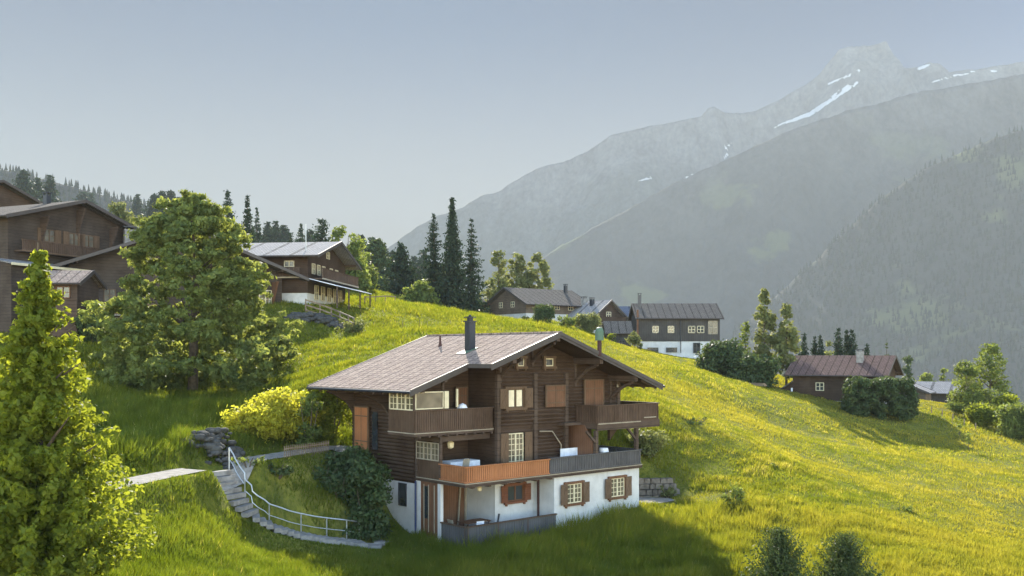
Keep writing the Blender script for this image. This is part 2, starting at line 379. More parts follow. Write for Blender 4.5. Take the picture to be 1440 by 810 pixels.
range_('mountain', [(380,470),(480,400),(560,338),(610,305),(650,292),(675,275),(702,269),(735,250),(762,235),(800,226),(830,210),(862,188),(900,180),(950,170),(985,164),(994,154),(1004,150),(1018,158),(1040,160),(1062,156),(1100,138),(1130,122),(1150,108),(1162,92),(1180,72),(1192,66),(1212,64),(1230,62),(1246,57),(1256,75),(1270,95),(1290,94),(1308,87),(1322,91),(1335,101),(1370,98),(1440,88),(1560,120),(1750,60),(1950,90),(2150,40)],
       4300, 3200, mA, 230, 900, 150, snow, 1.3, 1.3, .8)
range_('mountain', [(520,560),(640,440),(775,355),(870,300),(950,257),(1020,226),(1100,187),(1180,160),(1260,136),(1350,120),(1440,104),(1640,70),(2000,40)], 3500, 2500, mB, 190, 520, 90, None, 1.5, 4.2, .8)
range_('hillside', [(820,600),(960,525),(1040,460),(1110,400),(1180,333),(1230,283),(1300,237),(1380,202),(1440,183),(1640,120),(2000,60)], 2600, 1450, mC, 120, 420, 80, None, 1.7, 7.7, 1.)
hl = range_('hillside', [(-900,60),(-500,130),(-250,190),(0,238),(60,252),(120,268),(200,290),(300,314),(400,338),(480,362),(540,386),(620,430),(760,540)], 1500, 650, mC, 40, 360, 70, None, 3., 2.2, .5)
hr = bpy.data.objects['hillside']

# far conifer woods: one mass on each slope
def hills_verts(o):
    me = o.data; v = np.empty(len(me.vertices)*3, np.float32); me.vertices.foreach_get('co', v); return v.reshape(-1,3)
def far_forest(name, o, n, hmin, hmax, label, seed, maxy, zoff, cond):
    r = np.random.default_rng(seed); v = hills_verts(o); v = v[v[:,1] <= maxy]; v = v[cond(v)]
    i = r.integers(0, len(v), n); j = np.clip(i+1, 0, len(v)-1)
    base = v[i].copy(); t = r.random(n)[:,None]; dv = v[j]-v[i]; ok = np.linalg.norm(dv, axis=1) < 60
    base += np.where(ok[:,None], dv*t, 0); base[:,1] -= 0; 
    h = r.uniform(hmin, hmax, n); k = 6
    Vs = []; Qs = []; off = 0; var = []
    for tier, (z0, z1, rr) in enumerate(((.05,.55,.2),(.35,1.,.13))):
        ang = np.linspace(0, 2*np.pi, k, endpoint=False)[None,:]+r.random((n,1))*6
        rad = h[:,None]*rr*r.uniform(.7,1.3,(n,k))
        ring = np.stack([base[:,0:1]+np.cos(ang)*rad, base[:,1:2]+np.sin(ang)*rad, base[:,2:3]+(h*z0)[:,None]+r.uniform(-.04,.04,(n,k))*h[:,None]], -1)
        top = base+np.stack([np.zeros(n), np.zeros(n), h*z1], -1)
        V = np.concatenate([ring, top[:,None,:]], 1).reshape(-1,3)
        b = np.arange(n)[:,None]*(k+1)
        T = np.stack([b+np.arange(k)[None,:], b+(np.arange(k)[None,:]+1)%k, np.broadcast_to(b+k,(n,k))], -1).reshape(-1,3)
        Vs.append(V); Qs.append(T+off); off += len(V); var.append(np.repeat(r.random(n), k+1))
    o2 = np_obj(name, np.concatenate(Vs), np.concatenate(Qs), M['far_needles'], var=np.concatenate(var)); tag(o2, label, 'forest', kind='stuff'); return o2
M['far_needles'] = m_leaf('far_needles', (.028,.036,.026), (.055,.066,.042), (.05,.08,.02), .12, 1., 0.)
far_forest('forest', hl, 16000, 8, 14, 'hazy conifer wood covering the left hillside', 5, 1508, 0, lambda v: (v[:,0] < 80) & (v[:,1] > 800) & (v[:,2] > -100))
far_forest('forest', hr, 14000, 12, 21, 'hazy conifer wood on the slope below the peak', 6, 2608, 0, lambda v: (v[:,0] > 100) & (v[:,2] > -200))

# ------------------------------------------------------------------ foliage generators
def leaf_cards(c, nrm, s, r, asp=.62):
    n = len(c); a = np.cross(nrm, r.normal(size=(n,3))); a /= np.linalg.norm(a, axis=1)[:,None]+1e-9; b = np.cross(nrm, a)
    s = np.broadcast_to(s, (n,))[:,None]
    a = a*s; b = b*s*asp
    V = np.stack([c-a, c+b*.9, c+a, c-b*.9], 1).reshape(-1,3); Q = np.arange(4*n).reshape(-1,4)
    return V, Q
def blob_points(blobs, per_m2, r, shell=.55, cap=4000):
    Pn = []; Nn = []; Bv = []
    for x, y, z, rad, zs in blobs:
        n = int(min(cap, max(12, per_m2*4*math.pi*rad*rad*.6)))
        d = r.normal(size=(n,3)); d /= np.linalg.norm(d, axis=1)[:,None]
        rr = rad*(shell+(1-shell)*r.random(n)**.6)*(1+.22*np.sin(d[:,0]*5+x)*np.cos(d[:,2]*6+y)+.12*r.normal(size=n))
        Bv.append(np.full(n, r.random())); Pn.append(np.array([x,y,z])+d*rr[:,None]*np.array([1,1,zs])); Nn.append(d*.8+r.normal(size=(n,3))*.55+np.array([0,0,.25]))
    Pn = np.concatenate(Pn); Nn = np.concatenate(Nn); Nn /= np.linalg.norm(Nn, axis=1)[:,None]; return Pn, Nn, np.concatenate(Bv)
def crown(name, blobs, per_m2, leaf, m, parent, seed=1, shell=.5):
    r = np.random.default_rng(seed); p, n, bv = blob_points(blobs, per_m2, r, shell)
    V, Q = leaf_cards(p, n, leaf*r.uniform(.55,1.25,len(p)), r)
    return np_obj(name, V, Q, m, parent, np.repeat(.5*r.random(len(p))+.5*bv, 4))
def shape_blobs(h, prof, z0, n, br, r, flat=.8, cx=0, cy=0):
    """blobs scattered under a crown profile: prof(t)->radius for t 0..1 (bottom..top)"""
    out = []
    for i in range(n):
        t = r.random(); R0 = prof(t); a = r.random()*math.tau
        q = math.sqrt(r.uniform(.25, 1)); b = br*r.uniform(.6, 1.25)*(1-.45*t)
        d = max(0, R0-b*.6)*q; out.append((cx+math.cos(a)*d, cy+math.sin(a)*d, z0+t*(h-b*.5), b, flat))
    return out
def trunk(h, r0, parent, seed=0, limbs=8, spread=2.5, m=None, lean=0., z0=.3):
    r = random.Random(seed); mb = MB(); k = 6
    pts = [(lean*(i/k)**2*h*.3+r.uniform(-.06,.06)*i*r0*2, r.uniform(-.06,.06)*i*r0*2, -.5+i/k*(h+.5)) for i in range(k+1)]
    mb.tube(pts, [r0*(1-.85*i/k) for i in range(k+1)], 8)
    for j in range(limbs):
        t = r.uniform(z0, .85); a = r.random()*math.tau; L = spread*(1.1-t)*r.uniform(.7,1.2); zz = h*t; i = min(k-1, int(t*k)); f_ = t*k-i
        bx, by = [pts[i][q]*(1-f_)+pts[i+1][q]*f_ for q in (0,1)]
        mb.tube([(bx,by,zz-.3),(bx+math.cos(a)*L*.5,by+math.sin(a)*L*.5,zz+L*.25),(bx+math.cos(a)*L,by+math.sin(a)*L,zz+L*.6)], [r0*(1-t)*.6+.02, r0*(1-t)*.4+.01, .01], 5)
    return mb.build('trunk', m or M['trunk'], parent)
M['leaf_maple'] = m_leaf('maple_leaf', (.06,.09,.03), (.16,.20,.07), (.44,.48,.08), .47)
M['leaf_bright'] = m_leaf('spring_leaf', (.06,.095,.014), (.17,.20,.025), (.46,.50,.035), .5)
M['leaf_yellow'] = m_leaf('yellow_leaf', (.17,.17,.02), (.38,.37,.045), (.8,.76,.06), .55)
M['leaf_sage'] = m_leaf('sage_leaf', (.07,.09,.035), (.16,.18,.075), (.36,.38,.10), .45)
M['leaf_dark'] = m_leaf('dark_leaf', (.028,.05,.02), (.065,.10,.038), (.15,.20,.04), .3)
M['leaf_mid'] = m_leaf('mid_leaf', (.05,.08,.022), (.12,.155,.045), (.34,.40,.06), .45)
M['needle'] = m_leaf('dark_needle', (.012,.025,.016), (.035,.055,.028), (.04,.07,.02), .2)
M['needle_green'] = m_leaf('green_needle', (.025,.045,.02), (.06,.085,.03), (.12,.16,.03), .3)  # lighter green needles for the low shrubs and the larch

def conifer_mesh(h, rad, whorls, nb, leaf, m, parent, seed, droop=.35, power=.9, gap=.0, start=.04):
    r = np.random.default_rng(seed); Ps = []; Ns = []; Ss = []
    for w in range(whorls):
        t = start+(1-start)*(w+r.uniform(-.3,.3))/whorls; t = min(max(t, 0), .99)
        if gap and r.random() < gap: continue
        for b in range(nb):
            L = rad*(1-t)**power*r.uniform(.6, 1.2)+.02; a = r.random()*2*np.pi; k = max(3, int(L/(leaf*(.24+.3*(1-t)))))
            s = (np.arange(k)+r.random(k))/k
            z = h*t - droop*L*s**1.3+.18*L*s**3
            side = r.normal(size=k)*leaf*.45*(1.2-s)
            Ps.append(np.stack([np.cos(a)*L*s-np.sin(a)*side, np.sin(a)*L*s+np.cos(a)*side, z+r.normal(size=k)*leaf*.25], -1))
            Ns.append(np.stack([r.normal(size=k), r.normal(size=k), np.full(k, .45)+.4*r.normal(size=k)], -1)); Ss.append(np.full(k, leaf)*(1.15-.5*s)*(.42+.6*(1-t)))
    n = 14; Ps.append(np.stack([r.normal(size=n)*.02*rad, r.normal(size=n)*.02*rad, h*(.93+.07*np.arange(n)/n)], -1)); Ns.append(r.normal(size=(n,3))); Ss.append(np.full(n, leaf*.3))
    p = np.concatenate(Ps); nn = np.concatenate(Ns); nn /= np.linalg.norm(nn, axis=1)[:,None]; s = np.concatenate(Ss)
    V, Q = leaf_cards(p, nn, s*r.uniform(.7,1.2,len(p)), r, .5)
    # let cards hang a little
    return np_obj('crown', V, Q, m, parent, np.repeat(r.random(len(p)), 4))
def conifer(label, px, D, top_py, rad, base_py=None, whorls=26, nb=9, leaf=.5, m='needle', seed=1, droop=.35, power=.9, gap=0., start=.04, group=None, src=None, name='spruce_tree'):
    x, y, z = gp(px, D); ht = (HZ-top_py)*D/F; h = ht-z
    t = thing(name, label, 'conifer', (x,y,z), random.random()*6, group)
    if src:
        for ch in src.children:
            c = ch.copy(); C.objects.link(c); c.parent = t
        t.scale = (h/src['h'], h/src['h'], h/src['h']); return t
    mb = MB(); mb.tube([(0,0,-.5),(0,0,h*.5),(0,0,h*.97)], [h*.018, h*.011, .02], 7); mb.build('trunk', M['trunk'], t)
    conifer_mesh(h, rad, whorls, nb, leaf, M[m], t, seed, droop, power, gap, start); t['h'] = h
    return t
def broadleaf(label, px, D, top_py, width_px, nblobs=30, br=None, leaf=.28, per=14, m='leaf_mid', seed=1, zfrac=.12, prof=None, name='broadleaf_tree', cat='tree', tr=None, group=None, limbs=8, shell=.5, dz=0., flat=.8):
    x, y, z = gp(px, D); z += dz; h = (HZ-top_py)*D/F-z; Rr = width_px*D/F/2
    t = thing(name, label, cat, (x,y,z), 0, group); r = np.random.default_rng(seed)
    prof = prof or (lambda q: Rr*(.62+.9*q-1.25*q*q) if q < .99 else Rr*.2)
    p2 = lambda q: prof(q)*(Rr if prof(0) < 0 else 1)
    blobs = shape_blobs(h*(1-zfrac), prof, h*zfrac, nblobs, br or Rr*.38, r, flat)
    trunk(h*.85, tr or h*.022, t, seed, limbs, Rr)
    crown('crown', blobs, per, leaf, M[m], t, seed, shell); return t
def bush(label, px, D, w, h, m='leaf_mid', leaf=.16, per=30, seed=1, n=10, name='bush', dx=0, deep=None, group=None, flat=.8):
    x, y, z = gp(px, D); t = thing(name, label, 'bush', (x,y,z), 0, group); r = np.random.default_rng(seed)
    bl = []
    for i in range(n):
        b = min(w, h*1.4)*r.uniform(.22,.36); bl.append((r.uniform(-.5,.5)*(w-b), r.uniform(-.5,.5)*(deep or w*.6), b*.5+r.random()*max(.1, h-b*1.4), b, flat))
    mb = MB()
    for i in range(5): a = i*1.3; mb.tube([(0,0,-.3),(math.cos(a)*w*.2,math.sin(a)*w*.15,h*.4),(math.cos(a)*w*.32,math.sin(a)*w*.2,h*.75)], [.05,.03,.01], 5)
    mb.build('stem', M['trunk'], t); crown('foliage', bl, per, leaf, M[m], t, seed, .35); return t
# ------------------------------------------------------------------ main chalet
ZB = -9.8
_p = ab(0,0,ZB)
house = thing('chalet', 'large dark timber chalet with white ground floor and pinkish shingle roof, nearest of all', 'chalet', _p, math.atan2(.6665,.7455))
def H(): return MB((0,0,ZB))
def fb(x, y, b):
    k = (x-720)/F; B = CO+b*W; a = (k*B[1]-B[0])/(U[0]-k*U[1]); D = B[1]+a*U[1]; return a, (HZ-y)*D/F
def fa(x, y, a):
    k = (x-720)/F; B = CO+a*U; b = (k*B[1]-B[0])/(W[0]-k*W[1]); D = B[1]+b*W[1]; return b, (HZ-y)*D/F
RZ, RA = 1.27, 6.2
def roofz(a): return RZ-.35*abs(a-RA)
# roof
ro = H()
T = .13
def quad(a0, a1, b0, b1):
    ro.prism([(a0,b0,roofz(a0)),(a1,b0,roofz(a1)),(a1,b1,roofz(a1)),(a0,b1,roofz(a0))], T)
quad(1.3, RA, -.5, 11.4); quad(-2.4, 1.3, 1.4, 11.4); quad(RA, 14.85, -.5, 11.4)
ro.box(RA-.12, RA+.12, -.5, 11.4, RZ-.02, RZ+.05)
roof = ro.build('roof', M['roof'], house)
so = H()
def sof(a0, a1, b0, b1):
    o = T+.005; so.prism([(a0,b0,roofz(a0)-o),(a1,b0,roofz(a1)-o),(a1,b1,roofz(a1)-o),(a0,b1,roofz(a0)-o)], .06)
sof(1.36, RA, -.42, 11.3); sof(-2.3, 1.36, 1.5, 11.3); sof(RA, 14.75, -.42, 11.3)
so.build('soffit', M['board'], roof)
def verge(a0, a1, b, w=.06):
    ba = H()
    for dz, th, dd in ((.03, .20, 0), (-.17, .14, .05)):
        q = b-.03+dd if b < 5 else b+.03-dd
        ba.prism([(a0,q,roofz(a0)+dz),(a1,q,roofz(a1)+dz),(a1,q,roofz(a1)+dz-th),(a0,q,roofz(a0)+dz-th)], w, (0,1,0))
    ba.build('bargeboard', M['fascia'], roof)
verge(1.3, RA, -.5); verge(RA, 14.85, -.5); verge(-2.4, 1.3, 1.4); verge(-2.4, RA, 11.4); verge(RA, 14.85, 11.4)
ba = H(); ba.box(1.22, 1.30, -.5, 1.4, roofz(1.3)-.2, roofz(1.3)+.02)
ba.build('bargeboard', M['fascia'], roof)
for a in (-2.44, 14.9):
    b0 = 1.35 if a < 0 else -.55
    gm = H(); gm.tube([(a,b0,roofz(a)-.08),(a,11.4,roofz(a)-.10)], .075, 8); gm.build('gutter', M['darkmetal'], roof)
# rafters and purlins under the roof
for a in (RA, 9.6, 12.6, 3.0): pu = H(); pu.box(a-.13, a+.13, -.35, 1.9, roofz(a)-.55 if a != RA else roofz(a)-.5, roofz(a)-.22); pu.build('purlin', M['beam'], roof)
for a in (-.05, -1.5): pu = H(); pu.box(a-.1, a+.1, 1.55, 4.3, roofz(a)-.45, roofz(a)-.2); pu.build('purlin', M['beam'], roof)
for b in np.arange(2.2, 11.2, .9): pu = H(); pu.prism([(-2.25,b,roofz(-2.25)-.2),(0.1,b,roofz(.1)-.2),(.1,b,roofz(.1)-.36),(-2.25,b,roofz(-2.25)-.33)], .12, (0,1,0)); pu.build('rafter', M['beam'], roof)
for b in np.arange(-.2, 11.2, .9): pu = H(); pu.prism([(14.6,b,roofz(14.6)-.2),(13.2,b,roofz(13.2)-.2),(13.2,b,roofz(13.2)-.36),(14.6,b,roofz(14.6)-.33)], .12, (0,1,0)); pu.build('rafter', M['beam'], roof)
for a in (RA, 9.6, 12.6, 3.8):
    br = H(); z = roofz(a)-.55; br.tube([(a,1.8,z-1.15),(a,1.35,z-.75),(a,.75,z-.35),(a,-.05,z-.05)], .1, 6); br.beam((a,1.75,z-1.35),(a,1.75,z),.16); br.build('roof_bracket', M['beam'], house)
# walls
wl = H()
def gable(a0, a1, b0, b1, z0):
    pts = [(a0,b0,z0),(a1,b0,z0),(a1,b0,roofz(a1)-.2)] + ([(RA,b0,RZ-.2)] if a0 < RA < a1 else []) + [(a0,b0,roofz(a0)-.2)]
    wl.prism(pts, b1-b0, (0,1,0))
gable(3.6, 13.3, 1.8, 10.5, -4.0)
gable(0., 3.597, 4.2, 10.5, -4.0)
wl.box(3.6, 8.9, 1.85, 10.5, -6.6, -4.003); wl.box(8.903, 13.25, 3.9, 10.45, -6.6, -4.003); wl.box(0.02, 3.597, 4.25, 10.45, -6.85, -4.003)
# log courses standing proud on the front
for i, z in enumerate(np.arange(-3.8, -.2, .2)):
    a1 = min(13.3, RA+(RZ-.35-z)/.35); a0 = max(3.6, RA-(RZ-.35-z)/.35)
    wl.tube([(a0+.03,1.79,z),(a1-.03,1.79,z)], .095, 6)
for z in np.arange(-6.4, -4.1, .2): wl.tube([(3.62,1.83,z),(8.88,1.83,z)], .095, 6)
for z in np.arange(-6.7, -1.3, .2): wl.tube([(.0,4.32,z),(.0,10.4,z)], .09, 6)
for z in (-3.3, -3.05, -3.55): wl.box(3.55, 8.2, 1.62, 1.72, z-.05, z+.05)
wl.build('timber_wall', M['log'], house)
for a, b0, z0 in ((3.62,1.7,-6.6),(6.35,1.7,-6.6),(8.8,1.7,-6.6),(13.25,1.7,-3.9),(.05,4.1,-6.6)):
    c = H(); c.box(a-.12, a+.12, b0-.1, b0+.12, z0, min(roofz(a)-.35, -1.0 if a > 1 else -1.6)); c.build('corner_post', M['beam'], house)
wp = H()
wp.box(6.35, 13.4, .15, 10.4, -12, -6.62); wp.box(3.5, 6.347, 1.8, 10.4, -12, -6.64); wp.box(0., 3.497, 4.2, 10.4, -12, -6.88)
wp.build('plaster_wall', M['white'], house)
sl = H(); sl.box(0, 6.33, .02, 4.19, -10.6, -9.55); sl.build('terrace_floor', M['stone'], house)

def frF(b):   # facing the valley: x right = +a, y out = -b
    return lambda p: (p[0], b-p[1], p[2])
def frL(a):   # left side wall: x right = -b
    return lambda p: (a-p[1], -p[0], p[2])
def window(fr, x0, x1, z0, z1, leaves=2, cols=2, rows=3, fm='frame', gm='glass', mun=.025, shut=None, shw=None, sill=True, casing=None, label=None, curtain=False, name='window'):
    w = .055
    m = H()
    if casing:
        k = H()
        for q in ((x0-.14, x0, z0-.1, z1+.14), (x1, x1+.14, z0-.1, z1+.14)): k.box(q[0], q[1], .0, .10, q[2], q[3], fr)
        k.box(x0-.2, x1+.2, 0, .12, z1, z1+.13, fr); k.box(x0-.2, x1+.2, 0, .16, z0-.14, z0, fr)
        for xx in (x0-.1, x1+.02): k.box(xx, xx+.09, 0, .13, z0-.24, z0-.14, fr)
    for a_, b_, c_, d_ in ((x0,x1,z1-w,z1),(x0,x1,z0,z0+w),(x0,x0+w,z0,z1),(x1-w,x1,z0,z1)): m.box(a_, b_, -.02, .055, c_, d_, fr)
    for i in range(1, leaves): xx = x0+(x1-x0)*i/leaves; m.box(xx-w*.8, xx+w*.8, -.02, .06, z0, z1, fr)
    for i in range(leaves):
        l0 = x0+(x1-x0)*i/leaves; l1 = x0+(x1-x0)*(i+1)/leaves
        for c in range(1, cols): xx = l0+(l1-l0)*c/cols; m.box(xx-mun/2, xx+mun/2, .0, .045, z0, z1, fr)
    for r_ in range(1, rows): zz = z0+(z1-z0)*r_/rows; m.box(x0, x1, .0, .047, zz-mun/2, zz+mun/2, fr)
    o = m.build(name, M[fm], house)
    if casing: k.build('casing', M[casing], o)
    p = H(); p.box(x0+.02, x1-.02, -.01, .015, z0+.02, z1-.02, fr); p.build('pane', M[gm], o)
    if curtain:
        c = H(); n = leaves
        for i in range(n):
            l0 = x0+(x1-x0)*i/n; l1 = x0+(x1-x0)*(i+1)/n; c.box(l0+.09, l1-.09, .016, .03, z0+.06, z1-.06, fr)
        c.build('curtain', M['curtain'], o)
    if shut:
        sw = shw or (x1-x0)/2
        for s in (-1, 1):
            a0 = x1+.03 if s > 0 else x0-.03-sw; k = H(); k.box(a0, a0+sw, .13, .17, z0-.03, z1+.03, fr)
            for zz in (z0+.15, z1-.15): k.box(a0+.03, a0+sw-.03, .17, .195, zz-.05, zz+.05, fr)
            k.prism([fr(q) for q in ((a0+.04,.171,z0+.2),(a0+.13,.171,z0+.2),(a0+sw-.04,.171,z1-.2),(a0+sw-.13,.171,z1-.2))], .02, Vector(fr((0,1,0)))-Vector(fr((0,0,0))))
            k.build('shutter', M[shut], o)
    return o
def panel(fr, x0, x1, z0, z1, mt='door', name='shutter', split=True):
    m = H(); m.box(x0, x1, .12, .17, z0, z1, fr); o = m.build(name, M[mt], house)
    t = H()
    for q in ((x0-.07,x0,z0,z1+.07),(x1,x1+.07,z0,z1+.07),(x0,x1,z1,z1+.07)): t.box(q[0],q[1],.1,.2,q[2],q[3],fr)
    if split: t.box((x0+x1)/2-.02, (x0+x1)/2+.02, .17, .185, z0, z1, fr)
    for zz in (z0+.2*(z1-z0), z1-.2*(z1-z0)): t.box(x0+.04, x1-.04, .171, .19, zz-.03, zz+.03, fr)
    t.build('frame', M['shutter'], o); return o
def px2(fr, b, x0, y0, x1, y1):
    a0, za = fb(x0, y0, b); a1, zb = fb(x1, y0, b); _, zc = fb((x0+x1)/2, y1, b); return a0, a1, zc, (za+zb)/2
F18 = frF(1.69); F0 = frF(.15); F42 = frF(4.2)
# ground floor windows with shutters in the white wall
for x0,y0,x1,y1 in ((796,680,817,707),(857.5,672,877,698)):
    a0,a1,z0,z1 = px2(F0,.15,x0,y0,x1,y1); window(F0, a0, a1, z0, z1, 2, 2, 4, 'frame', 'glasswarm', .03, 'shutter', .5, casing='door')
a0,a1,z0,z1 = px2(None,1.8,712,682,735,704); window(frF(1.8), a0, a1, z0, z1, 2, 1, 1, 'door', 'glass', .02, 'orangeshut', .45, casing='orangeshut')
# living floor door-window
a0,a1,z0,z1 = px2(None,1.7,713,609,735,652); window(F18, a0, a1, -6.1, z1, 2, 2, 6, 'frame', 'glasswarm', .028, 'shutter', .55, name='balcony_door')
# upper floor
a0,a1,z0,z1 = px2(None,1.7,713,547,735,573); window(F18, a0, a1, z0, z1, 2, 1, 1, 'shutter', 'glass', .02, 'shutter', .6, curtain=True, casing='shutter')
a0,a1,z0,z1 = px2(None,1.7,766,543,791,572); panel(F18, a0, a1, z0, z1, 'door')
a0,a1,z0,z1 = px2(None,1.7,820,535,845,568); panel(F18, a0, a1, -3.75, z1, 'door', 'balcony_door')
for x0,y0,x1,y1 in ((727,504,736,515),(766,504,777,515)):
    a0,a1,z0,z1 = px2(None,1.7,x0,y0,x1,y1); window(F18, a0, a1, z0, z1, 1, 1, 1, 'frame', 'glass', casing='shutter')
a0,a1,z0,z1 = px2(None,4.1,640,541,654,572); panel(frF(4.1), a0, a1, -3.85, -1.8, 'door', 'balcony_door')
# left side wall: door with open shutter, small cellar window
fL = frL(-.08)
b0,z1 = fa(520,573,-.1); b1,_ = fa(502,573,-.1)
panel(fL, -b1, -b0, -5.35, fa(511,573,-.1)[1], 'orange', 'side_door')
m = H(); b0,_ = fa(531,573,-.1); b1,_ = fa(524,573,-.1); m.box(-b1, -b0, 0, .06, -5.3, -3.2, fL); m.build('side_window', M['glass'], house)
b0,z1 = fa(572,680,0.); b1,_ = fa(561,680,0.); window(frL(0.), -b1, -b0, fa(566,711,0.)[1], z1, 1, 1, 1, 'darkmetal', 'glass')
# glazed bay on the upper balcony corner
AL = -1.7
m = H(); m.box(AL-.05, AL, 2.0, 4.25, -3.95, -2.8); m.box(AL, 0, 4.15, 4.25, -3.95, -1.85); m.prism([(AL,4.0,-1.86),(0,4.0,-1.86),(0,4.0,roofz(0)-.22),(AL,4.0,roofz(AL)-.22)],.1,(0,1,0)); m.build('bay_panel', M['board'], house)
window(frL(AL), -4.2, -2.03, -2.8, -1.85, 3, 2, 3, 'frame', 'glasswarm', .03, name='bay_window')
window(frF(2.0), AL, .1, -2.75, -1.85, 1, 1, 1, 'frame', 'glasswarm', name='bay_window')
m = H(); m.box(.17, .45, 1.95, 2.0, -2.75, -1.85); m.build('bay_window', M['frame'], house); m = H(); m.box(1.0, 1.1, 1.98, 2.06, -2.7, -1.75); m.build('bay_post', M['frame'], house)
for a in (AL, .1): m = H(); m.box(a-.06, a+.06, 1.96, 2.1, -2.8, roofz(a)-.3); m.build('bay_post', M['beam'], house)

def balustrade(pts, z0, z1, mt, post_mt, edge=True, rail=True, board=.11, gap=.03, name='balcony_railing', posts=2.2):
    """boards along a polyline of (a,b)"""
    m = H(); bm = H()
    for (a0,b0),(a1,b1) in zip(pts, pts[1:]):
        L = math.hypot(a1-a0, b1-b0); d = ((a1-a0)/L, (b1-b0)/L); n = (d[1], -d[0])
        fr = lambda p, a0=a0, b0=b0, d=d, n=n: (a0+d[0]*p[0]+n[0]*p[1], b0+d[1]*p[0]+n[1]*p[1], p[2])
        k = int(L/(board+gap)); st = L/k
        for i in range(k):
            x = i*st+gap/2; w = st-gap
            m.box(x, x+w, 0, .03, z0+.08, z1-.06, fr)
        m.box(0, L, -.045, -.001, z0+.16, z0+.24, fr); m.box(0, L, -.045, -.001, z1-.2, z1-.1, fr)
        bm.box(-.04, L+.04, -.07, .09, z1-.06, z1, fr); bm.box(-.02, L+.02, -.06, .07, z0+.02, z0+.08, fr)
        q = max(1, round(L/posts))
        for i in range(q+1): x = L*i/q; bm.box(x-.045, x+.045, -.11, -.046, z0, z1-.06, fr); 
        for i in range(1, q): x = L*i/q; bm.box(x-.03, x+.03, .031, .05, z0, z1-.06, fr)
    o = m.build(name, M[mt], house); bm.build('handrail', M[post_mt], o); return o
def slab(poly, z0, z1, mt='beam', name='balcony_floor'):
    m = H(); m.prism([(a,b,z1) for a,b in poly], z1-z0); return m.build(name, M[mt], house)
# lower balcony
slab([(0,0),(13.4,0),(13.4,3.9),(8.9,3.9),(8.9,1.8),(3.6,1.8),(3.6,4.2),(0,4.2)], -6.58, -6.42)
m = H(); m.box(-.06, 13.46, -.05, .09, -6.66, -6.47); m.box(-.06, .08, .09, 4.15, -6.66, -6.47); m.build('balcony_beam', M['beam'], house)
m = H(); m.box(-.07, 13.47, -.075, -.051, -6.5, -6.455); m.box(-.085, -.061, -.07, 4.1, -6.5, -6.455); m.build('drip_edge', M['greyrail'], house)
m = H()
for a in np.arange(.6, 6.3, 1.1): m.box(a-.08, a+.08, .1, 4.1 if a < 3.5 else 1.79, -6.76, -6.581)
m.build('floor_joist', M['beam'], house)
asp = fb(772, 650, 0)[0]
balustrade([(0,2.1),(0,0),(asp,0)], -6.45, -5.6, 'orange', 'orange')
balustrade([(asp+.06,0),(13.35,0),(13.35,3.8)], -6.45, -5.56, 'rail_grey', 'rail_grey')
# glazed lower bay, left side
m = H(); m.box(-.03, .03, 2.1, 4.15, -6.45, -5.5); m.build('bay_panel', M['board'], house)
window(frL(-.03), -4.1, -2.15, -5.5, -4.55, 3, 2, 3, 'greyrail', 'glasswarm', .03, name='bay_window')
m = H(); m.box(-.06, .1, 2.05, 4.1, -4.5, -4.25); m.box(-.06,.08,4.05,4.2,-6.5,-4.1); m.box(-.06,.08,2.02,2.14,-6.45,-4.1); m.build('bay_post', M['beam'], house)
# upper balcony left
slab([(AL,2.0),(3.55,2.0),(3.55,4.2),(AL,4.2)], -4.05, -3.9)
m = H(); m.box(AL-.06, 3.5, 1.94, 2.08, -4.12, -3.93); m.box(AL-.06, AL+.06, 2.08, 4.3, -4.12, -3.93); m.build('balcony_beam', M['beam'], house)
m = H(); m.box(AL-.07, 3.5, 1.9, 1.939, -3.99, -3.945); m.box(AL-.09, AL-.061, 1.9, 4.3, -3.99, -3.945); m.build('drip_edge', M['greyrail'], house)
m = H()
for a in np.arange(AL+.2, 3.5, .6): m.beam((a,1.8,-4.15),(a,4.2,-4.15),.1,.12)
m.build('floor_joist', M['beam'], house)
m = H(); m.beam((.1,2.3,-4.35),(3.5,2.3,-4.35),.14,.3); m.build('lintel_beam', M['beam'], house)
balustrade([(AL,2.0),(3.5,2.0)], -3.95, -2.78, 'rail_dark', 'rail_dark')
# upper balcony right, wrapping round the corner
AR = 9.62
slab([(AR,0),(15.0,0),(15.0,6),(13.303,6),(13.303,1.79),(8.2,1.79),(8.2,1.2),(AR,1.2)], -4.0, -3.85)
m = H(); m.box(AR-.05, 15.05, -.06, .08, -4.28, -3.88); m.box(AR-.06, AR+.08, .081, 1.75, -4.2, -3.88); m.box(14.92, 15.06, .081, 6, -4.28, -3.88); m.build('balcony_beam', M['beam'], house)
m = H(); m.box(AR, 13.3, -.10, -.061, -3.93, -3.87); m.box(13.6,14.7,-.09,-.061,-3.72,-3.66); m.build('drip_edge', M['greyrail'], house)
balustrade([(AR,1.7),(AR,0),(15.0,0),(15.0,6)], -3.9, -2.84, 'rail_dark', 'rail_dark', posts=1.8)
for a in (AR, 13.1):
    m = H(); m.beam((a,.1,-6.4),(a,.1,-4.28),.2); m.beam((a,.1,-5.0),(a-.8,.1,-4.28),.12); m.build('balcony_post', M['beam'], house)
m = H(); m.prism([(AR+.0,.3,-6.4),(AR,3.9,-6.4),(AR,3.9,-4.0),(AR,.9,-4.0),(AR,.6,-4.6),(AR,.3,-4.9)], .12, (-1,0,0)); m.build('log_partition', M['door'], house)
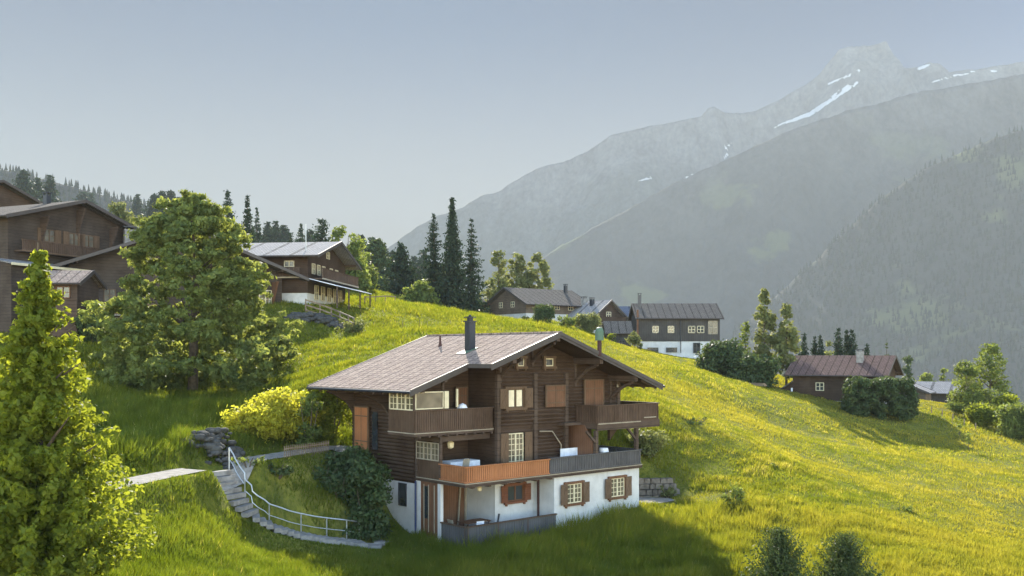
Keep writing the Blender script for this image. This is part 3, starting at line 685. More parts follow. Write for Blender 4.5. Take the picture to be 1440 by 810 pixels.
for b in (2.4, 5.2):
    m = H(); m.prism([(13.3,b,-5.2),(13.3,b,-4.0),(14.95,b,-4.0),(14.95,b,-4.2),(14.3,b,-4.35),(13.75,b,-4.75)], .2, (0,1,0)); m.build('balcony_bracket', M['beam'], house)
    m = H(); m.prism([(13.3,b,-3.),(13.3,b,-1.6),(14.6,b,-2.0),(14.1,b,-2.1),(13.7,b,-2.45)], .2, (0,1,0)); m.build('roof_bracket', M['beam'], house)
m = H(); m.prism([(0,2.2,-2.0),(0,2.2,-1.9),(-1.5,2.2,-2.15),(-1.5,2.2,-2.25)], .15, (0,1,0)); m.build('roof_bracket', M['beam'], house)
m = H(); m.prism([(0.,10.2,-3.4),(0.,10.2,-1.6),(-1.9,10.2,-2.05),(-1.2,10.2,-2.3),(-.5,10.2,-2.7)], .2, (0,1,0)); m.build('roof_bracket', M['beam'], house); m = H(); m.prism([(0.,6.6,-3.4),(0.,6.6,-1.6),(-1.9,6.6,-2.05),(-1.2,6.6,-2.3),(-.5,6.6,-2.7)], .2, (0,1,0)); m.build('roof_bracket', M['beam'], house)
# pale diagonal pipe on the partition and downpipes
a1,_ = fb(793,640,1.7); a0,_ = fb(776,604,1.7)
m = H(); m.tube([(a0-1,1.66,-4.25),(a0,1.66,-4.3),(a1-.3,1.62,-5.1),(a1-.3,1.62,-6.4)], .035, 6); m.build('pale_pipe', M['greyrail'], house)
m = H(); m.tube([(-.12,4.1,-6.7),(-.12,4.1,-9.1),(-.3,3.9,-9.7)], .055, 8); m.build('downpipe', M['bluepipe'], house)
m = H(); m.tube([(6.28,1.35,-6.7),(6.28,1.35,-10.)], .07, 8); m.build('downpipe', M['rust'], house)
m = H(); m.box(-.02, .14, 3.8, 4.19, -9.6, -6.6); m.box(-.02,.16,2.05,2.3,-9.9,-6.66); m.build('white_post', M['white'], house)
# patio level: brown glazed doors, back wall cladding, low board fence
m = H(); m.box(.0, .08, 2.31, 3.79, -9.55, -6.67); o = m.build('patio_door', M['door'], house)
m = H()
for b in (2.6, 3.1, 3.5): m.box(-.02, -.001, b-.03, b+.03, -9.3, -6.8)
m.build('glazing_bar', M['greyrail'], o)
m = H(); m.box(-.015,-.001,3.15,3.45,-8.6,-6.9); m.build('pane', M['glass'], o)
m = H(); m.box(.05, 3.3, 4.08, 4.19, -9.55, -6.6); m.build('patio_cladding', M['door'], house)
m = H(); m.beam((2.6,3.9,-9.5),(2.9,4.02,-6.8),.08); m.box(3.2,3.3,3.98,4.07,-9.5,-6.7); m.build('patio_frame', M['greyrail'], house)
balustrade([(0.02,2.0),(0.02,-.02),(6.3,-.02)], -9.75, -8.62, 'rail_grey', 'rail_dark', board=.2, gap=.012, name='terrace_fence')
# chimney, vents
def on_roof(x, y):
    best = None
    for a in np.arange(-2, 14, .02):
        b, z = fa(x, y, a); e = abs(z-roofz(a))
        if -.5 <= b <= 11.4 and (best is None or e < best[0]): best = (e, a, b)
    return best[1], best[2]
def chim(x, y, topy, w, name, mt, cap=True):
    a, b = on_roof(x, y); D = CO[1]+a*U[1]+b*W[1]; zt = (HZ-topy)*D/F; z = roofz(a); m = H()
    m.box(a-w/2, a+w/2, b-w/2, b+w/2, z-.3, zt-.38); o = m.build(name, M[mt], house); return a, b, z, zt, o
a,b,z,zt,o = chim(661,492,443,.42,'chimney','darkmetal')
m = H(); m.box(a-.27,a+.27,b-.27,b+.27,zt-.38,zt-.33); m.box(a-.12,a+.12,b-.12,b+.12,zt-.33,zt-.15); m.box(a-.25,a+.25,b-.25,b+.25,zt-.15,zt-.1); m.tube([(a,b,zt-.1),(a,b,zt+.02)],[.12,.04],8); m.build('chimney_cap', M['darkmetal'], o)
m = H(); m.prism([(a-.7,b-.4,roofz(a-.7)+.04),(a+.3,b-.35,roofz(a+.3)+.04),(a+.3,b+.35,roofz(a+.3)+.04),(a-.7,b+.4,roofz(a-.7)+.04)], .03); m.build('flashing', M['copper'], o)
a,b = on_roof(619,487)
m = H(); m.tube([(a,b,roofz(a)-.1),(a,b,roofz(a)+.3),(a,b,roofz(a)+.62)],[.13,.06,.05],8); m.build('vent_pipe', M['rust'], house)
a = 9.3; b = 5.5
b = fa(843,488,a)[0]; D = CO[1]+a*U[1]+b*W[1]; zt = (HZ-460)*D/F
m = H(); m.tube([(a,b,roofz(a)-.2),(a,b,zt-.6)], .12, 10); o = m.build('flue_pipe', M['rust'], house)
m = H(); m.tube([(a,b,zt-.75),(a,b,zt-.25),(a,b,zt-.05),(a,b,zt)],[.25,.25,.18,.05],12); m.build('flue_cowl', M['copper'], o)
m = H(); m.tube([(a0:=13.0,1.5,-1.9),(a0,1.5,-1.75)],.06,6); m.build('wall_light', M['greyrail'], house)

# ---- things on the terraces
def place(a, b, z): return ab(a, b, z)
RZH = math.atan2(.6665,.7455)
def hthing(name, label, cat, a, b, z, group=None): return thing(name, label, cat, ab(a,b,z), RZH, group)
def chair(label, a, b, z, rz, mt='beam', group=None):
    t = thing('chair', label, 'chair', ab(a,b,z), RZH+rz, group)
    MB().box(-.22,.22,-.22,.22,.42,.46).build('seat', M[mt], t)
    m = MB(); m.prism([(-.22,.2,.46),(.22,.2,.46),(.22,.32,.98),(-.22,.32,.98)], .04, (0,1,0)); m.build('backrest', M[mt], t)
    for x in (-.2,.2):
        for y in (-.2,.2): MB().beam((x,y,0),(x,y,.42),.045).build('leg', M[mt], t)
    return t
def table(label, a, b, z, w, d, mt='beam', h=.74):
    t = thing('table', label, 'table', ab(a,b,z), RZH)
    MB().box(-w/2,w/2,-d/2,d/2,h-.04,h).build('tabletop', M[mt], t)
    for x in (-w/2+.08,w/2-.08):
        for y in (-d/2+.08,d/2-.08): MB().beam((x,y,0),(x,y,h-.04),.06).build('leg', M[mt], t)
    return t
table('dark wooden table behind the low fence of the ground floor patio', 2.2, 2.0, -9.55, 1.6, .9, 'door')
chair('wooden chair at the left end of the patio table', .9, 2.0, -9.55, R(90), 'greyrail')
chair('pale chair in front of the patio table by the low fence', 1.5, .9, -9.55, R(170), 'fabric')
chair('dark folding chair at the right end of the patio table', 3.4, 1.9, -9.55, R(-90), 'rail_grey')
table('dining table on the orange railed balcony under a pale cloth', 2.0, 3.0, -6.42, 1.9, .9)
m = MB(); m.box(-1,1,-.5,.5,.745,.76); m.box(-1.005,1.005,-.52,-.5,.42,.76); m.box(-1.02,-1.,-.52,.5,.42,.76); o = m.build('tablecloth', M['fabric']); o.location = ab(2.,3.,-6.42); o.rotation_euler = (0,0,RZH)
tag(o, 'pale bluish white cloth over the balcony dining table', 'tablecloth')
chair('pale chair at the near side of the cloth covered balcony table', 1.5, 2.1, -6.42, R(180), 'greyrail')
chair('dark chair at the left end of the cloth covered balcony table', .6, 3.0, -6.42, R(90))
def lantern(label, a, b, z, drop, s=1.):
    t = hthing('hanging_lamp', label, 'lamp', a, b, z)
    MB().tube([(0,0,0),(0,0,-drop)], .015, 5).build('cord', M['darkmetal'], t)
    MB().tube([(0,0,-drop),(0,0,-drop-.08*s),(0,0,-drop-.3*s),(0,0,-drop-.36*s)],[.04*s,.16*s,.14*s,.03*s],8).build('lamp_shade', M['lampglass'], t)
lantern('yellow glass lantern hanging over the balcony dining table', 1.3, 2.9, -4.1, .45, 1.2)
lantern('small pale lamp hanging under the beam of the ground floor patio', 1.9, 1.2, -6.6, .25, .8)
t = hthing('barrel', 'pale blue barrel planter standing behind the grey balcony railing', 'planter', fb(849,640,.6)[0], .6, -6.42)
MB().tube([(0,0,0),(0,0,.3),(0,0,.8),(0,0,1.05)],[.24,.3,.3,.25],14).build('body', M['fabric'], t)
MB().tube([(0,0,.2),(0,0,.25)],[.305,.31],14).build('hoop', M['metal'], t); MB().tube([(0,0,.8),(0,0,.85)],[.31,.305],14).build('hoop', M['metal'], t)
a0 = fb(806,636,1.2)[0]
t = hthing('bench', 'white bench on the balcony between the timber wall and the log partition', 'bench', a0, 1.2, -6.42)
MB().box(-.75,.75,-.25,.25,.42,.5).build('seat', M['fabric'], t); MB().box(-.75,.75,.25,.3,.5,1.1).build('backrest', M['fabric'], t)
for x in (-.7,.7): MB().box(x-.04,x+.04,-.22,.22,0,.42).build('leg', M['fabric'], t)
a0 = fb(651,571,2.3)[0]
t = hthing('cushion', 'white cushion on the upper balcony behind the dark railing', 'cushion', a0, 2.35, -3.9)
MB().tube([(0,0,.95),(0,0,1.1),(0,0,1.28),(0,0,1.36)],[.2,.3,.2,.04],10).build('pad', M['fabric'], t)
MB().box(-.25,.25,-.12,.15,0,.95).build('box', M['board'], t)
# ------------------------------------------------------------------ village chalets
def vch(label, px, D, zb, rz, L, Wd, eave, ridge, oh=(1.,1.), roofm='roof_grey', wallm='log', base=0., roofneg=None, name='chalet', cat='chalet', at=None, ridgeoff=0.):
    """ridge along local y (so the shingle pattern runs right), gable faces -y and +y. zb, eave, ridge: absolute heights. returns dict"""
    x, y = at or ((px-720)*D/F, D)
    t = thing(name, label, cat, (x,y,zb), rz)
    e = eave-zb; r = ridge-zb; hw = Wd/2; pitch = (r-e)/(hw+oh[1])
    rzf = lambda q: r-pitch*abs(q-ridgeoff)
    b = MB(); th = .18; ly = L/2+oh[0]
    for s in (-1, 1):
        x1 = s*(hw+oh[1]); b.prism([(ridgeoff,-ly,rzf(ridgeoff)),(x1,-ly,rzf(x1)),(x1,ly,rzf(x1)),(ridgeoff,ly,rzf(ridgeoff))], th)
    rf = b.build('roof', M[roofm], t)
    for yy in (-ly-.04, ly-.02):
        g = MB()
        for s in (-1, 1):
            x1 = s*(hw+oh[1]); g.prism([(ridgeoff,yy,rzf(ridgeoff)+.05),(x1,yy,rzf(x1)+.05),(x1,yy,rzf(x1)-.28),(ridgeoff,yy,rzf(ridgeoff)-.28)], .06, (0,1,0))
        g.build('bargeboard', M['fascia'], rf)
    for s in (-1, 1): MB().tube([(s*(hw+oh[1]+.06),-ly,rzf(hw+oh[1]) -.1),(s*(hw+oh[1]+.06),ly,rzf(hw+oh[1])-.1)], .08, 6).build('gutter', M['fascia'], rf)
    w = MB(); zt = lambda q: rzf(q)-th-.02
    w.prism([(-hw,-L/2,base),(hw,-L/2,base),(hw,-L/2,zt(hw)),(ridgeoff,-L/2,zt(ridgeoff)),(-hw,-L/2,zt(-hw))], L, (0,1,0))
    w.build('timber_wall', M[wallm], t)
    if base > 0: MB().box(-hw+.06, hw-.06, -L/2+.06, L/2-.06, -3, base-.003).build('plaster_base', M['white'], t)
    else: MB().box(-hw+.04, hw-.04, -L/2+.04, L/2-.04, -3, base-.003).build('wall_foot', M[wallm], t)
    pm = MB()
    for q in (-hw*.95, 0, hw*.95):
        for s in (-1, 1): MB().beam((q+ridgeoff*(q == 0), s*(L/2-.1), zt(abs(q))-.12), (q+ridgeoff*(q == 0), s*(ly-.15), zt(abs(q))-.12), .2).build('purlin_end', M['beam'], rf)
    return dict(t=t, hw=hw, L=L, rz=rzf, e=e, r=r, ly=ly)
def face(d, side):
    """frame for a face: x right as seen from outside, y out"""
    hw, L = d['hw'], d['L']
    return {'S': lambda p: (p[0], -L/2-p[1], p[2]), 'N': lambda p: (-p[0], L/2+p[1], p[2]), 'E': lambda p: (hw+p[1], p[0], p[2]), 'W': lambda p: (-hw-p[1], -p[0], p[2])}[side]
def vwin(d, side, x, z, w=1., h=1.1, fm='frame', gm='glass', shut=None, cur=False):
    fr = face(d, side); m = MB(); f = .08
    for q in ((x-w/2,x+w/2,z+h-f,z+h),(x-w/2,x+w/2,z,z+f),(x-w/2,x-w/2+f,z,z+h),(x+w/2-f,x+w/2,z,z+h),(x-.04,x+.04,z,z+h)): m.box(q[0],q[1],-.03,.09,q[2],q[3],fr)
    m.box(x-w/2, x+w/2, .0, .06, z+h*.5-.03, z+h*.5+.03, fr)
    o = m.build('window', M[fm], d['t']); MB().box(x-w/2+.03, x+w/2-.03, -.01, .03, z+.03, z+h-.03, fr).build('pane', M[gm], o)
    if shut:
        for s in (-1,1): a = x+s*(w/2+.02); MB().box(min(a,a+s*w*.5), max(a,a+s*w*.5), .03, .1, z-.05, z+h+.05, fr).build('shutter', M[shut], o)
def vbalc(d, side, x0, x1, z, dep=1.2, h=1., mt='rail_dark', edge='greyrail'):
    fr = face(d, side); MB().box(x0, x1, 0.02, dep, z-.15, z, fr).build('balcony_floor', M['beam'], d['t'])
    m = MB(); n = int((x1-x0)/.22)
    for i in range(n): a = x0+(x1-x0)*i/n; m.box(a, a+(x1-x0)/n-.03, dep-.04, dep, z+.05, z+h-.05, fr)
    o = m.build('balcony_railing', M[mt], d['t']); MB().box(x0-.05, x1+.05, dep-.08, dep+.05, z+h-.05, z+h+.03, fr).build('handrail', M[mt], o)
    MB().box(x0-.05, x1+.05, dep+.002, dep+.04, z-.12, z+.03, fr).build('drip_edge', M[edge], o)
def vchim(d, x, y, top, w=.6, mt='stone', capm='darkmetal'):
    z = d['rz'](x); m = MB(); m.box(x-w/2,x+w/2,y-w/2,y+w/2,z-.5,top); o = m.build('chimney', M[mt], d['t'])
    c = MB()
    for sx in (-1,1):
        for sy in (-1,1): c.box(x+sx*w*.4-.04,x+sx*w*.4+.04,y+sy*w*.4-.04,y+sy*w*.4+.04,top,top+.22)
    c.box(x-w*.62,x+w*.62,y-w*.62,y+w*.62,top+.22,top+.3); c.build('chimney_cap', M[capm], o)

M['log_brown'] = m_wood('brown_log', (.07,.045,.032), .3)
M['log_dim'] = m_wood('dim_log', (.055,.040,.031), .3)
M['log_grey'] = m_wood('charcoal_board', (.05,.045,.042), .35, False)
M['log_tan'] = m_wood('tan_log', (.26,.17,.10), .3)
M['log_old'] = m_wood('old_barn_wood', (.13,.095,.07), .3)
# 1 charcoal chalet on the skyline. ridge parallel to the picture: local y = world x  => rz=-90deg : local x -> -Y
d = vch('charcoal chalet with grey roof and white basement standing on the meadow skyline', 948, 156, 0.3, R(-90), 12.6, 9.6, 5.8, 8.35, (.5,.6), 'roof_grey', 'log_grey', 1.9)
# local x=+hw is towards camera (-Y)? rz=-90 maps +x to -Y ; E face looks at the camera; its x axis = local y = +X
for x in (-3.7,-1.3,1.9,3.3): vwin(d,'E',x,3.2,1.0 if x<0 else 1.1,1.1,'frame','glass')
vwin(d,'E',5.2,3.0,1.5,2.1,'greyrail','glasswarm')
for x in (-4.1,-1.2): vwin(d,'E',x,.2,1.7,.75,'darkmetal','glass')
vwin(d,'E',2.7,.1,1.1,1.6,'darkmetal','glass')
MB().tube([(d['hw']+.14,0.2,.1),(d['hw']+.14,.2,5.2)],.06,6).build('downpipe', M['darkmetal'], d['t'])
vchim(d, 1.2, -6.0+.3, 9.3, .5, 'darkmetal')
MB().box(d['hw']-.1,d['hw']+.35,-6.6,-6.35,1.9,6.8).build('corner_boards', M['door'], d['t'])
# 2 shed in front-left of it
d = vch('low garden shed with pale grey roof beside the charcoal chalet', 868, 147, .9, R(-90), 3.6, 4., 3.35, 5.2, (.3,.6), 'roof_grey', 'log_grey', 0); vwin(d,'E',.5,.6,.9,.8,'darkmetal')
# 3 blue roof house behind
d = vch('chalet with a blue slate roof half hidden behind the grey shed', 868, 176, 2., R(-90), 8., 8., 5.4, 8.9, (.5,.8), 'roof_blue', 'log_grey', 1.); vwin(d,'E',0,1.5)
# 4 small brown gable chalet
d = vch('small brown gabled chalet with a sunlit roof side, right of the barn', 833, 168, 3.3, R(38), 8., 7.2, 6.0, 9.4, (.8,1.), 'roof_metal', 'log_brown', 1.)
vwin(d,'S',0,3.2,1.1,.9); vwin(d,'S',-1.8,.9); vwin(d,'S',1.8,.9); vchim(d,-.6,1.5,6.6,.7); vchim(d,-1.0,-1.,6.3,.6,'darkmetal'); vbalc(d,'S',-3.2,3.2,2.2,1.)
# 5 barn: long side facing, ridge bearing 54 deg from Y => local y axis along (sin54,cos54) => rz=-54deg
d = vch('long brown barn chalet with a grey roof beside the big spruces', 0, 0, 5.8, R(-54), 13.2, 10.5, 8.6, 11.7, (.9,1.3), 'roof_grey', 'log_old', 1.3, at=(4.6,171.))
vwin(d,'E',-3,2,1.1,1.); vwin(d,'E',0,2,1.1,1.); vwin(d,'E',3,2,1.1,1.); vwin(d,'S',-2,2.4,1,1,); vwin(d,'S',1.5,2.4,1,1); vchim(d,1.2,5.2,6.6,.5,'darkmetal')
# 6 far small roof left of the barn
d = vch('small weathered hut in the shade of the spruces, left of the barn', 684, 190, 7.6, R(-60), 6.5, 5.5, 9.4, 11., (.6,.8), 'roof_grey', 'log_old', .6); vwin(d,'E',0,1.)
# 7 mid-left chalet, ridge nearly parallel to picture, gable to the right
d = vch('brown chalet with pale metal roof and white awning, right of the round tree', 0, 0, 5.6, R(-97), 15., 13.6, 10.45, 12.75, (1.6,1.4), 'roof_metal', 'log', 1., at=(-28.1,110.1))
for x in (-5,-3.3,-1.6,1.2,3.2): vwin(d,'N',x,3.1,1.0,1.15,'frame','glasswarm')
for x in (-4,-1.8,.5,2.6,4.6): vwin(d,'N',x,.4,1.2,1.6,'frame','glass')
vwin(d,'N',0,5.2,1.1,.8,'frame')
vbalc(d,'N',-6.8,6.8,2.55,1.6,1.05,'rail_dark'); vbalc(d,'E',-7,7,2.6,1.1,1.,'rail_dark')
for x in (-5.5,-2,2,5.5): vwin(d,'E',x,3.2,1.1,1.2,'frame','glasswarm')
m = MB(); fr = face(d,'N'); m.prism([fr(q) for q in ((-6.9,.1,2.55),(6.9,.1,2.55),(6.9,3.2,1.75),(-6.9,3.2,1.75))], .08); m.build('awning', M['fabric'], d['t'])
for x in (-6.5,-2.2,2.2,6.5): MB().beam(fr((x,3.1,-.6)),fr((x,3.1,1.7)),.14).build('post', M['beam'], d['t'])
MB().tube([(5.6,6.9,3.4),(5.6,6.9,8.4)],.05,5).build('mast', M['metal'], d['t'])
# 8 wide gabled chalet behind the round tree, gable to camera
d = vch('wide brown chalet with tan log balcony, hidden behind the round leafy tree', 262, 95, 1.6, R(30), 12., 20.4, 8.0, 12.7, (2.2,2.2), 'roof_grey', 'log_dim', 2.1, at=(-35.9,102.))
for x in (-8.2,-6.6,6.9,8.2): vwin(d,'S',x,3.5,1.1,1.3,'shutter','glasswarm')
vwin(d,'S',8.45,3.3,1.3,1.9,'frame','glass'); vbalc(d,'S',-9.6,-2,2.3,1.5,1.05,'log_tan'); vbalc(d,'S',3,11.4,2.2,1.5,1.,'log_tan'); vbalc(d,'E',-6,6,2.2,1.2,1.,'log_tan')
MB().prism([(9.3,-6.1,3.6),(9.3,-6.1,6.),(9.3,-8.,6.)],.2,(-1,0,0)).build('roof_bracket', M['door'], d['t'])
MB().prism([(-9.3,-6.1,3.6),(-9.3,-6.1,6.),(-9.3,-8.,6.)],.2,(1,0,0)).build('roof_bracket', M['door'], d['t'])
vchim(d, -3.9, 0, 11.3, 1.1, 'stone', 'darkmetal')
# 9 tall chalet far left; gable direction bearing 23 from Y
d = vch('tall dark brown chalet with a broad gable at the far left', 0, 0, 2.4, math.atan2(.92,.39), 16., 15.4, 12.5, 15.1, (1.3,1.2), 'roof_grey', 'log_dim', 0, at=(-42.5-8*.92,95+8*.39))
for x in (-4.6,-2.9,-1.1,3.4): vwin(d,'S',x,4.6,1.2,1.3,'shutter','glasswarm')
for x in (-.3,1.5,-3.2): vwin(d,'S',x,8.3,1.3,1.2,'shutter','glasswarm','shutter')
for x in (-5,-2,1,4): vwin(d,'S',x,1.2,1.2,1.3,'shutter')
vbalc(d,'S',-7,7,7.2,1.,.95,'rail_dark','shutter'); vbalc(d,'S',-7.5,7.5,3.6,1.2,.95,'rail_dark','frame')
for q in (-4.2,0,4.2): m = MB(); m.prism([(q,-8,9.2-abs(q)*.3),(q,-8,11.8-abs(q)*.3),(q,-9.1,11.9-abs(q)*.3)],.2,(1,0,0)); m.build('roof_bracket', M['beam'], d['t'])
vchim(d,-.8,-5,13.3,.5,'darkmetal')
fr = face(d,'S'); MB().box(-9.5,-1.6,.05,2.6,-1,5.6,fr).build('annex_wall', M['log_dim'], d['t'])
o = MB().prism([fr(q) for q in ((-9.9,.05,6.3),(-1.2,.05,6.3),(-1.2,3.1,5.7),(-9.9,3.1,5.7))], .12).build('annex_roof', M['roof_metal'], d['t'])
MB().box(-9.9,-1.2,3.1,3.2,5.5,5.72,fr).build('gutter', M['frame'], o)

# 10 far left upper
d = vch('brown chalet roof corner cut by the left edge of the picture', -60, 122, 8, R(66), 14., 16., 18.2, 21.4, (1.2,1.2), 'roof_grey', 'log_brown', 0)
vwin(d,'S',5,7,1.2,1.2,'shutter'); vwin(d,'S',2,7,1.2,1.2,'shutter'); vbalc(d,'S',-7,7,6.2,1.)
# 11 low outbuilding with a pale roof
d = vch('small outbuilding with a sunlit shingle roof in front of the tall left chalet', 100, 84, 4.6, R(-88), 2.9, 4.6, 6.1, 7.35, (.5,.6), 'roof', 'log_brown', 0)
vwin(d,'E',.3,.2,1.2,1.0,'door')
m = MB()
# 12 right chalet
th = R(31); D0 = 122.; 
lx = (1122-720)/F*125; ly_ = 125.; cx = lx+5.8*math.cos(th); cy = ly_-5.8*math.sin(th)
d = vch('dark chalet with a red brown roof and stone chimney at the right', 0, 0, -6.6, R(-90)-th, 10.6, 8.6, -2.35, .02, (.8,.9), 'roof_red', 'log', 1.1, at=(cx,cy))
vchim(d, 1.6, 2.2, 7.1, .75, 'stone', 'darkmetal'); vwin(d,'E',-2,2.3,1.,1.); vwin(d,'E',1.5,2.3,1.,1.); vwin(d,'N',-1,2.5); vwin(d,'N',1.5,2.5)
MB().prism([(d['hw'],-5.3,1.2),(d['hw'],-5.3,3.3),(d['hw'],-7.6,1.6),(d['hw'],-7.6,1.2)],5,(-1,0,0)).build('lean_to_wall', M['log'], d['t'])
m = MB(); m.prism([(d['hw']+.6,-5.2,3.5),(d['hw']+.6,-8.2,1.5),(-1.5,-8.2,1.5),(-1.5,-5.2,3.5)],.15); m.build('lean_to_roof', M['roof_grey'], d['t'])
MB().box(d['hw']+.4,d['hw']+.5,-5.4,-5.2,-.5,2.6).build('post', M['fabric'], d['t'])
# 13 low roofs beyond it
d = vch('low grey roofed house beyond the big trimmed hedge', 1312, 165, -9.6, R(-122), 9., 7., -6.2, -4.4, (.5,.8), 'roof_metal', 'log_grey', .8); vwin(d,'E',0,1.); vwin(d,'N',0,1.2,1.4,1.4,'frame','glasswarm')
d = vch('small house with pale wall just right of the red roofed chalet', 1283, 150, -8.6, R(-32), 5., 4.6, -5.6, -4.4, (.4,.6), 'roof_metal', 'log_old', 1.6); vwin(d,'S',0,1.7)
# ------------------------------------------------------------------ path, gravel, stairs, fences, rocks
def drape(name, pts, widths, m, dz=.05, n=160, across=8):
    pts = np.array(pts, float); s = np.concatenate([[0], np.cumsum(np.hypot(*np.diff(pts, axis=0).T))]); t = np.linspace(0, s[-1], n)
    # smooth the line
    x = np.interp(t, s, pts[:,0]); y = np.interp(t, s, pts[:,1]); k = np.ones(9)/9
    xs = np.convolve(np.pad(x, 4, 'edge'), k, 'valid'); ys = np.convolve(np.pad(y, 4, 'edge'), k, 'valid')
    w = np.interp(t, s, widths); dx = np.gradient(xs); dy = np.gradient(ys); L = np.hypot(dx, dy); nx = -dy/L; ny = dx/L
    u = np.linspace(-.5, .5, across)[None,:]; w2 = w[:,None]*(1+.0*u)
    X = xs[:,None]+nx[:,None]*u*w2; Y = ys[:,None]+ny[:,None]*u*w2; zc = gz(xs, ys)[:,None]
    Z = gz(X, Y)*.5+zc*.5+dz
    Z = np.maximum(Z, gz(X,Y)+.03)
    V = np.stack([X,Y,Z],-1).reshape(-1,3); i = np.arange(n-1)[:,None]*across+np.arange(across-1)[None,:]
    Q = np.stack([i,i+across,i+across+1,i+1],-1).reshape(-1,4); return tag(np_obj(name, V, Q, m, smooth=True), kind='structure'), np.stack([xs,ys],-1)
path, path_line = drape('path', [(p[0],p[1]) for p in PATH], [1.75]*9, M['gravel'])
gr, gravel_line = drape('gravel_terrace', [P(892,706,59.7)[:2], P(915,704,60.1)[:2], P(946,702,60.8)[:2]], [2.4,2.4,1.2], M['gravel'], n=30)
# retaining wall of stones by the gravel terrace
t = thing('retaining_wall', 'low stone retaining wall beside the gravel terrace right of the main chalet', 'wall', P(908,704,61.7), R(8))
r = random.Random(4)
for row in range(4):
    x = -2.0+.2*(row%2); mb = MB()
    while x < 2.1-.1*row:
        w = r.uniform(.35,.7); y = .12*row+r.uniform(-.04,.04); z = row*.34
        mb.prism([(x,y,z),(x+w-.03,y+r.uniform(-.03,.03),z),(x+w-.05,y,z+.31),(x+.03,y,z+.31+r.uniform(-.03,.0))],.5,(0,1,0)); x += w
    mb.build('stone_course', M['wallstone'], t)
# stairs
st = STAIR; ss = np.concatenate([[0], np.cumsum(np.hypot(np.diff(st[:,0]), np.diff(st[:,1])))])
def stp(t): return Vector([float(np.interp(t, ss, st[:,k])) for k in range(3)])
stair = thing('staircase', 'curved outdoor staircase of grey stone steps leading down to the main chalet', 'stairs', tuple(st[-1]))
NS = 27; o0 = Vector(st[-1])
for i in range(NS):
    t0 = ss[-1]*i/NS; t1 = ss[-1]*(i+1.15)/NS; p = stp(t0); q = stp(min(t1, ss[-1])); z = stp(ss[-1]*(i+.5)/NS).z+.07+r.uniform(-.02,.02)
    d = Vector((q.x-p.x, q.y-p.y, 0)).normalized(); n = Vector((-d.y, d.x, 0)); w = .68
    m = MB(); a = [(p+n*w+d*r.uniform(-.02,.04)), (p-n*w), (q-n*w), (q+n*w)]
    m.prism([(v.x-o0.x, v.y-o0.y, z-o0.z) for v in a], .22); m.build('step', M['stone'], stair)
hr_ = thing('stair_handrail', 'galvanised metal handrail with posts along the curved stone staircase', 'handrail', tuple(st[0]))
o0 = Vector(st[0]); hp = []
for i in range(25):
    t0 = ss[-1]*i/24; p = stp(t0); q = stp(min(t0+.3, ss[-1])); 
    if i == 24: q = p; p = stp(ss[-1]-.3)
    d = Vector((q.x-p.x, q.y-p.y, 0)).normalized(); n = Vector((-d.y, d.x, 0)); c = stp(t0); hp.append(c+n*.78-o0)
MB().tube([v+Vector((0,0,1.0)) for v in hp], .035, 8).build('top_rail', M['metal'], hr_)
MB().tube([v+Vector((0,0,.45)) for v in hp], .022, 6).build('lower_rail', M['metal'], hr_)
for i in (0, 5, 10, 15, 19, 22, 24): MB().beam(hp[i]+Vector((0,0,-.3)), hp[i]+Vector((0,0,1.0)), .055).build('post', M['metal'], hr_)
# slabs at the foot of the stairs
for k, (px, D, lb) in enumerate(((524, 49.3, 'rough paving slab just below the last stair step'), (541, 50.0, 'rough paving slab against the left corner of the white wall'))):
    x, y, z = gp(px, D); o = MB().prism([(-.5,-.35,.14),(.5,-.3,.12),(.45,.4,.13),(-.4,.45,.16)],.3).build('paving_slab', M['stone']); o.location = (x,y,z); tag(o, lb, 'paving slab')
# picket fence along the path
pf = thing('picket_fence', 'low weathered picket fence between the path and the shady bank', 'fence', gp(430, 52.6)); o0 = Vector(pf.location)
a, b = Vector(gp(400,50.6)), Vector(gp(462,54.0)); n = 24
for i in range(n+1):
    p = a.lerp(b, i/n); z = g1(p.x,p.y); MB().beam((p.x-o0.x,p.y-o0.y,z-o0.z-.1),(p.x-o0.x,p.y-o0.y,z-o0.z+.62),.07,.03).build('picket', M['oldwood'], pf)
MB().beam((a.x-o0.x,a.y-o0.y+.04,g1(a.x,a.y)-o0.z+.45),(b.x-o0.x,b.y-o0.y+.04,g1(b.x,b.y)-o0.z+.45),.05).build('rail', M['oldwood'], pf)
# rocks
def rocks(label, px0, px1, D, h, n, seed, s=.5):
    r = np.random.default_rng(seed); V = []; Q = []; off = 0
    import bmesh
    bm = bmesh.new(); bmesh.ops.create_icosphere(bm, subdivisions=2, radius=1); bv = np.array([v.co[:] for v in bm.verts]); bf = np.array([[v.index for v in f.verts] for f in bm.faces]); bm.free()
    for i in range(n):
        q = r.random(); x = ((px0+(px1-px0)*q)-720)*D/F; y = D+r.uniform(-1,1.4); z = g1(x,y)+h*math.sin(q*math.pi)*r.random()
        k = s*r.uniform(.4,1.1); vv = bv*(1+.28*(fbm(bv[:,0]*1.3+i*3.1, bv[:,1]*1.3+bv[:,2]*1.7+i, 2)-.4)[:,None]*2); vv = np.sign(vv)*np.abs(vv)**.8
        V.append(vv*np.array([k*r.uniform(.8,1.4),k,k*.62])+[x,y,z]); Q.append(bf+off); off += len(bv)
    return tag(np_obj('rock_pile', np.concatenate(V), np.concatenate(Q), M['rock']), label, 'rocks', kind='stuff')
rocks('heap of dark boulders beside the path at the top of the stairs', 262, 332, 49.8, 1.0, 170, 3, .27)
rocks('heap of dark boulders under the rail fence below the awning chalet', 408, 500, 95, .7, 200, 5, .42)
